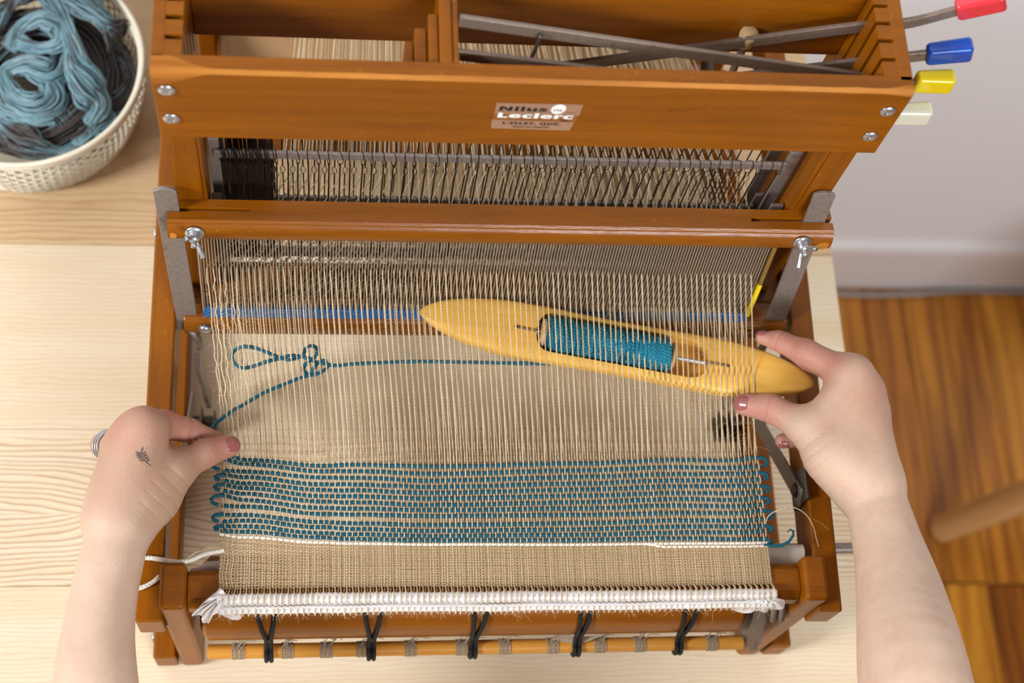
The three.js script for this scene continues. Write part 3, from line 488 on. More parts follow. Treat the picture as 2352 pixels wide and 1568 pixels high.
for (const [xl, xr, xb] of [[-0.181, -0.1645, -0.171], [-0.1005, -0.085, -0.0925], [-0.0165, -0.0035, -0.0135], [0.066, 0.076, 0.0685], [0.1475, 0.16, 0.1505]]) {
  const side = (x, o) => { const pts = []; for (const a of [2.2, 1.75, 1.3, 0.9, 0.5, 0.15, -0.12]) { const t = clamp((1.3 - a) / 1.15); pts.push([lerp(x, xb + o, t), 0.12 + 0.0338 * Math.sin(a), 0.244 + 0.0338 * Math.cos(a)]); } for (const a of [1.5, 0.9, 0.2, -0.6, -1.3, -2.0]) pts.push([xb + o, 0.1 + 0.0078 * Math.sin(a), 0.2812 + 0.0078 * Math.cos(a)]); return tube(curve(pts, 60), 0.00178, 9); };
  P('lacing_cord', merge([side(xl, -0.00185), side(xr, 0.00185)]), M.cord);
}
// the shuttle's place and shape, needed by the warp that rests on it
const SL = V(...[-0.0576, 0.2125, 0.0446]), SR = V(...[0.2495, 0.2125, 0.1034]), SC = SL.clone().add(SR).multiplyScalar(0.5), SHL = SL.distanceTo(SR) / 2, SROT = -Math.atan2(SR.z - SL.z, SR.x - SL.x), SE = 4.2;
const shuttleAt = (a) => [0.0228 * Math.pow(clamp(1 - Math.pow(clamp((a - 0.5) / 0.5), 1.7)), 0.6) * (1 - 0.05 * (1 - smooth(0, 0.5, a))), 0.0089 * Math.pow(clamp(1 - Math.pow(clamp((a - 0.62) / 0.38), 2.3)), 0.6), 0.0018 * smooth(0.6, 1, a)];
const shuttleTop = (x, z) => { const dx = x - SC.x, dz = z - SC.z, c = Math.cos(SROT), n = Math.sin(SROT), lx = c * dx - n * dz, lz = n * dx + c * dz, q = Math.abs(lx) / SHL; if (q >= 1) return 0; const [w, h, l] = shuttleAt(q); return Math.abs(lz) > w ? 0 : SC.y + l + h * Math.pow(1 - Math.pow(Math.abs(lz) / w, SE), 1 / SE); };
// ---------------------------------------------------------------- the cloth on the loom: warp, weft rows, white strips
const cloth = thing('woven_cloth', 'linen cloth with teal weft stripes being woven, its warp stretched through the loom', 'cloth');
const colX = [-0.2072, -0.1883, -0.1314, -0.1123, -0.0481, 0.0666, 0.1335, 0.1842, 0.1997];
const rowsZ = [[0.1542, 0.1603, 0.1649, 0.1642, 0.1658, 0.1637, 0.1611, 0.1616, 0.1592], [0.1589, 0.1637, 0.1693, 0.1692, 0.1716, 0.1693, 0.167, 0.1676, 0.1669], [0.1683, 0.1694, 0.1742, 0.1744, 0.177, 0.1744, 0.1726, 0.1725, 0.1718], [0.1717, 0.1738, 0.1794, 0.1796, 0.1818, 0.1796, 0.1775, 0.178, 0.177], [0.176, 0.1783, 0.1837, 0.1841, 0.1865, 0.1844, 0.1823, 0.1822, 0.1823], [0.179, 0.1819, 0.1884, 0.1887, 0.1909, 0.1892, 0.1875, 0.1877, 0.1871], [0.1837, 0.1864, 0.1927, 0.1933, 0.1959, 0.1943, 0.1923, 0.1932, 0.1916], [0.187, 0.1911, 0.1974, 0.198, 0.1999, 0.199, 0.1974, 0.1984, 0.1968], [0.1952, 0.196, 0.202, 0.2025, 0.2043, 0.2041, 0.2032, 0.2035, 0.2019], [0.2018, 0.2023, 0.2083, 0.2092, 0.2112, 0.2105, 0.2089, 0.2097, 0.2084], [0.2077, 0.2065, 0.2122, 0.2135, 0.2157, 0.2152, 0.2138, 0.2141, 0.2139], [0.2106, 0.2109, 0.2165, 0.2175, 0.2195, 0.2195, 0.2184, 0.2185, 0.2179], [0.2139, 0.215, 0.2199, 0.2212, 0.2228, 0.2235, 0.2228, 0.2239, 0.224], [0.2165, 0.2189, 0.2233, 0.2243, 0.2257, 0.2268, 0.2266, 0.2269, 0.2267]]; // z of each teal row (newest first) and of the white row at those x
const rowZ = (j, x) => { const r = rowsZ[j]; if (x <= colX[0]) return r[0]; for (let k = 1; k < colX.length; k++) if (x <= colX[k]) { const t = (x - colX[k - 1]) / (colX[k] - colX[k - 1]); return lerp(r[k - 1], r[k], t * t * (3 - 2 * t)); } return r[r.length - 1]; };
const CY = 0.2017, NT = 194, NL = 30;
const R1 = [-0.0499, 0.2052, 0.2661], R2 = [-0.0498, 0.2025, 0.2731];
const rollZ = (c, x) => c[2] + 0.0006 * ns(x * 30, c[2] * 100) + 0.0005 * Math.sin(x * 11);
const rows = []; // from the front: linen rows, white row, teal rows
for (let k = 0; k < NL; k++) rows.push({ kind: 'linen', r: 0.0005, wa: 0.00045, fa: 0.0005, z: (x) => { const a = 0.2575 + 0.001 * Math.sin(x * 13), b = rowZ(13, x) + 0.0021, t = (k + 0.3 * ns(x * 26, k * 0.9, 4)) / (NL - 1); return lerp(a, b, t) + 0.0003 * ns(x * 60, k * 1.3); } });
rows.push({ kind: 'white', r: 0.0011, wa: 0.0009, fa: 0.0007, z: (x) => rowZ(13, x) });
for (let j = 12; j >= 0; j--) rows.push({ kind: 'teal', r: 0.00148, wa: 0.0012, fa: 0.0008, j, z: (x) => rowZ(j, x) + 0.00035 * ns(x * 70, j * 2.1) });
const edge = (i, z) => XF(i) + (i < 6 ? 0.0006 : 0) * Math.sin(z * 300); // selvedge wander
const tz0 = []; for (let i = 0; i < NT; i++) tz0.push(rr(-0.0004, 0.0004));
const shedY = (up, z) => up ? 0.2015 + 0.355 * Math.max(0, 0.158 - z) : 0.2008 + 0.035 * Math.max(0, 0.158 - z);
for (let i = 0; i < NT; i++) {
  const up = i % 2 === 0, x0 = XF(i), pts = [], [sz, sup] = SH[order[i % 4]], sg = (n) => ((i + n) % 2 ? 1 : -1);
  const ja = 0.0011 * ns(i * 3.7, 2.2), y1 = R1[1], y2 = R2[1], z1 = rollZ(R1, x0), z2 = rollZ(R2, x0);
  // around the two white strips at the front edge
  if (up) { pts.push([x0 + ja, y2 - 0.001, z2 + 0.0042], [x0 + ja, y2 + 0.0036, z2 + 0.0012], [x0 + ja * 0.8, (y1 + y2) / 2 - 0.0012, (z1 + z2) / 2], [x0 + ja * 0.5, y1 - 0.0044, z1], [x0, CY, z1 - 0.0052]); }
  else { pts.push([x0 + ja, y2 - 0.0032, z2 + 0.002], [x0 + ja, y2 - 0.0008, z2 - 0.0034], [x0 + ja, y1 + 0.0028, z1 + 0.0042], [x0 + ja * 0.8, y1 + 0.0051, z1 + 0.0004], [x0 + ja * 0.4, y1 + 0.0026, z1 - 0.0042]); }
  rows.forEach((r, n) => { const z = r.z(x0); pts.push([edge(i, z) + tz0[i], CY + sg(n) * r.wa, z]); });
  const zf = rows[rows.length - 1].z(x0), fan = (z) => lerp(XR(i), x0, smooth(0.02, 0.16, z) * 0.5 + 0.5 * (z - 0.02) / 0.14) + (i < 12 ? rr(-0.0008, 0.0008) : 0);
  for (const z of [zf - 0.004, zf - 0.012]) pts.push([fan(z) + tz0[i], shedY(up, z), z]);
  for (let z = 0.138; z > 0.03; z -= up ? 0.0045 : 0.018) { const x = fan(z) + 0.00025 * ns(i * 5.1, z * 40) + tz0[i]; pts.push([x, Math.max(shedY(up, z), up ? shuttleTop(x, z) + 0.0006 : 0), z]); }
  const zr = up ? 0.025 : 0.0334; pts.push([XR(i), shedY(up, zr), zr], [XH(i), eyeY(sz, sup), sz], [lerp(XH(i), XB(i), 0.5), lerp(eyeY(sz, sup), 0.2012, 0.5), lerp(sz, -0.283, 0.5)], [XB(i), 0.2012, -0.28], [XB(i), 0.192, -0.2985], [XB(i), 0.115, -0.307]);
  mesh('warp_thread', tube(pts, (t) => 0.0005 * (1 + 0.35 * ns(t * 40, i * 1.7, 6)), 6, false), M.linen[Math.floor(rnd() * 3)], cloth);
}
const XL = XF(0), XRt = XF(NT - 1);
rows.forEach((r, n) => {
  const pts = [], j = r.j, push = (x, y, z) => pts.push(V(x, y, z));
  for (let i = 0; i < NT; i++) { const x = XF(i), s = (i + n) % 2 ? 1 : -1; if (r.kind === 'linen' && i % 1) continue; push(x, CY - s * r.fa, r.z(x)); }
  if (r.kind === 'linen') { push(XRt + 0.0009, CY, r.z(XRt)); pts.unshift(V(XL - 0.0009, CY, r.z(XL))); mesh('linen_weft', tube(pts, 0.0005, 5), M.linenWeft[n % 2], cloth); return; }
  if (r.kind === 'white') { push(XRt + 0.0016, CY, r.z(XRt)); pts.unshift(V(XL - 0.001, CY, r.z(XL))); mesh('white_weft', tube(pts, (t) => r.r * (1 + 0.12 * ns(t * 220, 3)), 8), M.cotton, cloth);
    const q = []; for (let i = 148; i < NT; i++) q.push(V(XF(i), CY - ((i + n) % 2 ? -1 : 1) * 0.0007, r.z(XF(i)) + 0.0026 * smooth(148, 156, i))); q.push(V(XRt + 0.0016, CY, r.z(XRt) + 0.0018)); mesh('white_weft', tube(q, 0.00105, 8), M.cotton, cloth); return; }
  // teal: loops at the selvedges join the rows in pairs
  const loop = (x, dir, za, zb, fat) => { const w = 0.003 + Math.min(0.0045, Math.abs(zb - za) * 0.55) * fat; return [V(x + dir * w * 0.7, CY + 0.0005, lerp(za, zb, 0.08)), V(x + dir * w, CY + 0.0008, lerp(za, zb, 0.4)), V(x + dir * w * 0.92, CY + 0.0008, lerp(za, zb, 0.7)), V(x + dir * w * 0.4, CY + 0.0006, lerp(za, zb, 0.97))]; };
  const up1 = (q) => rowZ(j, q), dn = (q) => rowZ(j + 1, q);
  if (j % 2 === 1 && j < 12) pts.unshift(...loop(XL, -1, up1(XL), dn(XL), 1.2).reverse());
  if (j % 2 === 0 && j < 12) pts.push(...loop(XRt, 1, up1(XRt), dn(XRt), 1 + 0.5 * rnd()));
  if (j === 12) { pts.push(V(XRt + 0.004, CY + 0.001, rowZ(12, XRt) + 0.003)); for (const p of [[0.2001, 0.203, 0.2288], [0.2054, 0.204, 0.2298], [0.2116, 0.206, 0.2301], [0.2164, 0.21, 0.2282], [0.219, 0.214, 0.2246], [0.2184, 0.217, 0.222], [0.2158, 0.218, 0.221], [0.2136, 0.217, 0.223]]) pts.push(V(...p)); }
  if (j === 0) pts.unshift(V(...[-0.1953, 0.2045, 0.1582]), V(...[-0.201, 0.2065, 0.1565]));
  const N = pts.length; mesh('teal_weft', tube(pts, (t) => r.r * (j === 12 && t > 0.975 ? lerp(1, 0.25, (t - 0.975) / 0.025) : 1) * (1 + 0.22 * ns(t * 110, j * 3.3) + 0.1 * ns(t * 500, j)), 9), M.teal, cloth);
});
// white plastic strips laid in as the first wefts, their crumpled ends sticking out
for (const [c, r, a, b, jt] of [[R1, 0.0044, -0.205, 0.2035, 1], [R2, 0.0031, -0.203, 0.2, 0]]) {
  const pts = []; for (let k = 0; k <= 520; k++) { const x = lerp(a, b, k / 520); pts.push(V(x, c[1] + 0.0004 * ns(x * 40, 3.1), rollZ(c, x))); }
  mesh('plastic_strip', tube(pts, (t) => { const x = lerp(a, b, t), i = (x - XL) / (XRt - XL) * 193, q = Math.abs(Math.cos((i + jt) * Math.PI / 2)); return r * (0.82 + 0.22 * q + 0.14 * fbm(x * 45, jt, 5, 3)); }, 14), M.film, cloth);
}
function crumple(root, tips, fold, seedK) { // a pinched sheet that fans out from the root to the tips
  const nu = 40, nv = 16, pos = [], idx = [], C = curve(tips, nu);
  for (let i = 0; i <= nu; i++) for (let k = 0; k <= nv; k++) {
    const t = k / nv, e = C[i], w = Math.sin(i * 1.1 + seedK) * 0.6 + 1.6 * ns(i * 0.32, t * 3, seedK), rag = 1 - 0.12 * Math.abs(ns(i * 0.7, seedK, 2)) * t;
    pos.push(lerp(root[0], e.x, t * rag), lerp(root[1], e.y, t) + fold * w * Math.sin(t * 2.6) + 0.0035 * Math.sin(t * 3.14), lerp(root[2], e.z, t * rag));
    if (i && k) { const a = (i - 1) * (nv + 1) + k - 1, b = a + nv + 1; idx.push(a, b, a + 1, a + 1, b, b + 1); }
  }
  const g = new THREE.BufferGeometry(); g.setAttribute('position', new THREE.Float32BufferAttribute(pos, 3)); g.setIndex(idx); g.computeVertexNormals(); return g;
}
M.filmSheet = phys({ color: 0xf4f1ee, roughness: 0.3, transmission: 0.2, thickness: 0, side: THREE.DoubleSide });
mesh('crumpled_end', crumple([-0.1985, 0.206, 0.2623], [[-0.2034, 0.204, 0.2567], [-0.2112, 0.206, 0.264], [-0.2205, 0.203, 0.2726], [-0.2227, 0.201, 0.2758], [-0.2159, 0.203, 0.276], [-0.2161, 0.198, 0.2793], [-0.2111, 0.199, 0.2811], [-0.2091, 0.204, 0.277], [-0.2028, 0.204, 0.2749]], 0.0024, 1), M.filmSheet, cloth);
mesh('crumpled_end', crumple([-0.201, 0.203, 0.2653], [[-0.2045, 0.201, 0.2733], [-0.1985, 0.199, 0.277], [-0.19, 0.197, 0.2785], [-0.1875, 0.199, 0.2759], [-0.1925, 0.2, 0.2717]], 0.0016, 2), M.filmSheet, cloth);
mesh('crumpled_end', crumple([0.1918, 0.205, 0.2693], [[0.1675, 0.2, 0.274], [0.1739, 0.197, 0.2777], [0.1846, 0.196, 0.2789], [0.1899, 0.199, 0.2777], [0.1963, 0.197, 0.279], [0.1993, 0.199, 0.2769], [0.209, 0.199, 0.277], [0.2114, 0.201, 0.2713], [0.203, 0.203, 0.2697], [0.196, 0.205, 0.2678]], 0.0022, 3), M.filmSheet, cloth);
// white cotton and linen ends tied off at the left, a linen end sticking out at the right
mesh('cotton_tail', tube(curve([[XL + 0.002, CY, 0.2285], [-0.215, 0.203, 0.2316], [-0.224, 0.204, 0.2359], [-0.2316, 0.2035, 0.2373], [-0.2418, 0.1935, 0.2336], [-0.2549, 0.1868, 0.2298], [-0.2651, 0.1866, 0.23], [-0.27, 0.181, 0.2304]], 60), (t) => 0.00175 * (1 + 0.15 * ns(t * 60, 1)), 9), M.cotton, cloth);
mesh('cotton_tail', tube(curve([[-0.2466, 0.192, 0.2444], [-0.2519, 0.1868, 0.2475], [-0.2585, 0.1866, 0.2509], [-0.2648, 0.1866, 0.2527], [-0.2693, 0.178, 0.2503]], 30), (t) => 0.00175 * (1 + 0.15 * ns(t * 40, 5)), 9), M.cotton, cloth);
mesh('linen_tail', merge([0, 1, 2].map((k) => tube(curve([[XL + 0.002, CY, 0.2265], [-0.2126, 0.2045, 0.2269].map((v, q) => v + (q === 2 ? k * 0.0008 : 0)), [-0.221, 0.205, 0.2308].map((v, q) => v + (q === 1 ? k * 0.0006 : 0)), [-0.23, 0.2045, 0.2372]], 24), 0.0004, 5))), M.linen[1], cloth);
mesh('linen_tail', tube(curve([[XRt, CY, rowZ(10, XRt)], [0.2039, 0.206, 0.2073], [0.2107, 0.213, 0.2043], [0.2211, 0.215, 0.2032], [0.231, 0.212, 0.2075], [0.2377, 0.207, 0.2157], [0.241, 0.201, 0.2232], [0.2437, 0.196, 0.2284]], 50), (t) => 0.00042 * (1 + 0.5 * ns(t * 30, 2)), 6), M.linen[0], cloth);
mesh('linen_tail', tube(curve([[0.2387, 0.206, 0.21], [0.2452, 0.203, 0.2119], [0.25, 0.2, 0.2145], [0.2531, 0.197, 0.2161]], 16), 0.0002, 5), M.linen[0], cloth);
{ // fine fibres standing off the warp, the cloth edge and the weft
  const gs = [];
  const fibre = (p, l, r = 0.00007) => { const a = rnd() * 6.283, e = rr(-0.9, 0.9), d = V(Math.cos(a) * Math.cos(e), Math.sin(e) * 0.8, Math.sin(a) * Math.cos(e)), b = V(rr(-1, 1), rr(-1, 1), rr(-1, 1)), pts = []; for (let k = 0; k <= 5; k++) { const t = k / 5; pts.push(p.clone().addScaledVector(d, l * t).addScaledVector(b, l * 0.55 * t * t).add(V(l * 0.12 * Math.sin(t * 7 + a), 0, l * 0.12 * Math.cos(t * 6 + e)))); } gs.push(tube(pts, r, 3, false)); };
  for (let k = 0; k < 3400; k++) { const i = Math.floor(k % 9 < 2 ? rnd() * 14 : rnd() * NT), up = i % 2 === 0, z = lerp(0.035, 0.157, rnd()); fibre(V(lerp(XR(i), XF(i), (z - 0.02) / 0.14), shedY(up, z), z), rr(0.0015, 0.0065)); }
  for (let k = 0; k < 900; k++) fibre(V(lerp(XL, XRt, rnd()), CY + 0.001, lerp(0.162, 0.258, rnd())), rr(0.001, 0.0035));
  for (let k = 0; k < 260; k++) fibre(V(k % 2 ? XL : XRt, CY, lerp(0.165, 0.262, rnd())), rr(0.0015, 0.004));
  for (let k = 0; k < 420; k++) { const x = lerp(XL, XRt, rnd()); fibre(V(x, R2[1] - 0.0015, rollZ(R2, x) + 0.003), rr(0.002, 0.006), 0.0001); }
  mesh('loose_fibres', merge(gs), M.fluff, cloth).userData.kind = 'stuff';
}
// thin crumpled paper lying under the cloth behind the breast beam
{
  const nu = 120, nv = 14, pos = [], idx = [];
  for (let i = 0; i <= nu; i++) for (let k = 0; k <= nv; k++) {
    const u = i / nu, t = k / nv, x = lerp(-0.2262, 0.2355, u), reach = lerp(0.0085, 0.0155, smooth(0.0, 0.9, u)) * (1 - 0.5 * smooth(0.03, 0, u)), a = t * 2.5;
    pos.push(x + 0.0015 * ns(t * 3, 4, u * 9), 0.176 + 0.0105 * Math.sin(a) * lerp(0.75, 1.05, u) + 0.0014 * ns(u * 26, t * 3, 1.2), 0.2405 - reach * (1 - Math.cos(a)) * 0.62 + 0.0012 * ns(u * 30, t * 2, 6.1));
    if (i && k) { const p = (i - 1) * (nv + 1) + k - 1, q = p + nv + 1; idx.push(p, q, p + 1, p + 1, q, q + 1); }
  }
  const g = new THREE.BufferGeometry(); g.setAttribute('position', new THREE.Float32BufferAttribute(pos, 3)); g.setIndex(idx); g.computeVertexNormals();
  M.paper.side = THREE.DoubleSide;
  tag(mesh('paper_sheet', g, M.paper), 'thin white crinkled paper tucked under the cloth behind the front beam', 'paper');
}
// ---------------------------------------------------------------- shuttle, bobbin, loose yarn
{
  const t = thing('shuttle', 'honey coloured wooden boat shuttle pushed through the open warp', 'shuttle', SC.toArray()); t.rotation.y = SROT;
  const ts = []; for (let k = 0; k <= 96; k++) ts.push(-Math.cos(k / 96 * Math.PI)); const m = 56, pos = [], idx = [];
  ts.forEach((q) => {
    const [w, hh, lift] = shuttleAt(Math.abs(q));
    for (let j = 0; j < m; j++) { const th = j / m * 6.28319, c = Math.cos(th), s = Math.sin(th), e = 2 / SE; pos.push(q * SHL, Math.sign(s) * Math.pow(Math.abs(s), e) * hh + lift, Math.sign(c) * Math.pow(Math.abs(c), e) * w * (s < 0 ? lerp(1, 0.9, -s) : 1)); }
  });
  for (let i = 1; i < ts.length; i++) for (let j = 0; j < m; j++) { const a = (i - 1) * m + j, b = (i - 1) * m + (j + 1) % m, c = i * m + j, d = i * m + (j + 1) % m; idx.push(a, c, b, b, c, d); }
  const g = new THREE.BufferGeometry(); g.setAttribute('position', new THREE.Float32BufferAttribute(pos, 3)); g.setIndex(idx); g.computeVertexNormals(); g.setAttribute('uv', new THREE.Float32BufferAttribute(new Float32Array(pos.length / 3 * 2), 2));
  const stadium = (x0, x1, r, y0, y1) => { const s = new THREE.Shape(); s.absarc(x1 - r, 0, r, -Math.PI / 2, Math.PI / 2, false); s.absarc(x0 + r, 0, r, Math.PI / 2, Math.PI * 1.5, false); const e = new THREE.ExtrudeGeometry(s, { depth: y1 - y0, bevelEnabled: false, curveSegments: 20 }); return e.rotateX(-Math.PI / 2).translate(0, y0, 0); };
  const ev = new Evaluator(); ev.attributes = ['position', 'normal', 'uv']; ev.useGroups = false;
  const well = new THREE.Shape(), a0 = -0.418 * SHL, a1 = 0.45 * SHL, hw = 0.0163;
  well.moveTo(a0 + 0.012, -hw); well.lineTo(a1 - 0.016, -hw); well.bezierCurveTo(a1 - 0.004, -hw, a1, -0.009, a1, 0); well.bezierCurveTo(a1, 0.009, a1 - 0.004, hw, a1 - 0.016, hw); well.lineTo(a0 + 0.012, hw); well.bezierCurveTo(a0 + 0.003, hw, a0, 0.008, a0, 0); well.bezierCurveTo(a0, -0.008, a0 + 0.003, -hw, a0 + 0.012, -hw);
  const cuts = [new THREE.ExtrudeGeometry(well, { depth: 0.03, bevelEnabled: false, curveSegments: 16 }).rotateX(-Math.PI / 2).translate(0, -0.0062, 0), stadium(-0.53 * SHL, -0.36 * SHL, 0.0021, 0.001, 0.03), stadium(0.4 * SHL, 0.563 * SHL, 0.0021, 0.001, 0.03), new THREE.BoxGeometry(0.062, 0.0016, 0.012).translate(-0.002, 0.0005, 0.0205)];
  let body = new Brush(g); body.updateMatrixWorld();
  for (const c of cuts) { const b = new Brush(c); b.updateMatrixWorld(); body = ev.evaluate(body, b, SUBTRACTION); }
  mesh('body', metres(body.geometry, 0, [0.13, 0.02]), M.shuttle, t);
  mesh('spindle', rod([-0.51 * SHL, 0.0048, 0], [0.55 * SHL, 0.0048, 0], 0.0013, 0.0013, 12), M.zinc, t);
  mesh('spindle_spring', rod([0.3 * SHL, 0.0048, 0.0011], [0.5 * SHL, 0.0048, 0.0011], 0.0009, 0.0009, 10), M.zinc, t);
  const b = thing('bobbin', 'bobbin wound full of teal yarn lying in the well of the shuttle', 'bobbin', [SC.x, SC.y + 0.0048, SC.z]); b.rotation.y = SROT;
  const x0 = -0.395 * SHL, x1 = 0.283 * SHL;
  for (const [a, c] of [[x0, x0 + 0.0045], [x1 - 0.0045, x1]]) mesh('end_disc', rod([a, 0, 0], [c, 0, 0], 0.0112, 0.0112, 26), M.paleWood, b);
  mesh('core', rod([x0 + 0.004, 0, 0], [x1 - 0.004, 0, 0], 0.0098, 0.0098, 26), M.teal, b);
  const coil = []; const layer = (R, n, r, ph) => { const pts = []; for (let k = 0; k <= n * 26; k++) { const q = k / (n * 26), a = k / 26 * 6.283 + ph, tilt = 0.0019 * Math.sin(a + 0.4); pts.push(V(lerp(x0 + 0.0062, x1 - 0.0062, q) + tilt + 0.0007 * ns(k * 0.09, ph, 2), (R + 0.0007 * ns(k * 0.07, 3, ph)) * Math.cos(a), (R + 0.0006 * ns(k * 0.06, 8, ph)) * Math.sin(a))); } coil.push(tube(pts, (t) => r * (1 + 0.2 * ns(t * 300, ph)), 8)); };
  layer(0.0106, 31, 0.0017, 0); layer(0.0122, 29, 0.00165, 2.4); layer(0.0126, 27, 0.0013, 4.4);
  mesh('yarn_winding', merge(coil), phys({ ...{ map: yarnMap('#0a4c5e', '#1b94ae', 11), bumpMap: yarnBump, bumpScale: 0.0005, roughness: 0.85, sheen: 0.4, sheenRoughness: 0.5, sheenColor: new THREE.Color(0.05, 0.3, 0.36) }, color: 0xffffff }), b);
  const hair = []; for (let k = 0; k < 300; k++) { const a = rr(0, 6.283), x = lerp(x0 + 0.006, x1 - 0.006, rnd()), n = V(0, Math.cos(a), Math.sin(a)), l = rr(0.0015, 0.004), d = V(rr(-1, 1), rr(-0.5, 0.5), rr(-1, 1)); const p0 = n.clone().multiplyScalar(0.0138).add(V(x, 0, 0)); hair.push(tube([0, 1, 2, 3].map((q) => p0.clone().addScaledVector(n, l * 0.25 * q * (1 - q * 0.2)).addScaledVector(d, l * q * 0.3)), 0.00006, 3, false)); }
  mesh('wool_fuzz', merge(hair), phys({ color: 0x3f8fa0, roughness: 0.9 }), b).userData.kind = 'stuff';
}
{
  const loose = [[-0.2096, 0.2135, 0.1494], [-0.2137, 0.2115, 0.1456], [-0.2132, 0.2112, 0.141], [-0.211, 0.211, 0.1364], [-0.2039, 0.2107, 0.1297], [-0.1968, 0.2105, 0.1244], [-0.1908, 0.2102, 0.1203], [-0.1836, 0.21, 0.1156], [-0.1763, 0.2097, 0.1109], [-0.1684, 0.2095, 0.1068], [-0.1605, 0.2092, 0.1033], [-0.1531, 0.209, 0.0998], [-0.145, 0.2087, 0.0966], [-0.1369, 0.2085, 0.0945], [-0.1313, 0.2085, 0.0918], [-0.1279, 0.2069, 0.0877], [-0.1301, 0.2101, 0.0842], [-0.1364, 0.2069, 0.0843], [-0.142, 0.2101, 0.0826], [-0.149, 0.2069, 0.0796], [-0.1558, 0.2101, 0.08], [-0.1633, 0.2069, 0.0811], [-0.1731, 0.2101, 0.085], [-0.1843, 0.2069, 0.088], [-0.1916, 0.2101, 0.0904], [-0.1974, 0.2069, 0.0857], [-0.1995, 0.2101, 0.0816], [-0.1977, 0.2069, 0.0749], [-0.1908, 0.2101, 0.0731], [-0.1822, 0.2069, 0.0731], [-0.172, 0.2101, 0.0784], [-0.1633, 0.2069, 0.0808], [-0.157, 0.2101, 0.0837], [-0.1508, 0.2069, 0.0808], [-0.1464, 0.2101, 0.0796], [-0.1446, 0.2069, 0.0731], [-0.1412, 0.2101, 0.0722], [-0.1371, 0.2069, 0.072], [-0.1358, 0.2101, 0.0771], [-0.1377, 0.2069, 0.0799], [-0.142, 0.2101, 0.0847], [-0.1457, 0.2069, 0.0875], [-0.1457, 0.2101, 0.0928], [-0.1419, 0.2069, 0.0937], [-0.1382, 0.2101, 0.0907], [-0.1351, 0.2069, 0.0848], [-0.1307, 0.2101, 0.0868], [-0.127, 0.2069, 0.0863], [-0.1201, 0.2085, 0.0875], [-0.1123, 0.2085, 0.0865], [-0.0925, 0.2085, 0.0852], [-0.0627, 0.2085, 0.0839], [-0.0293, 0.2085, 0.0841], [0.0043, 0.2085, 0.0846], [0.0416, 0.2085, 0.0851], [0.0596, 0.2125, 0.0866], [0.0665, 0.2125, 0.0855]];
  tag(mesh('weft_yarn', tube(curve(loose, 420), (t) => 0.00142 * (1 + 0.2 * ns(t * 90, 4)), 9), M.tealLoose), 'loose teal yarn strand with a tangled loop running from the pinched fingers to the shuttle', 'yarn');
}
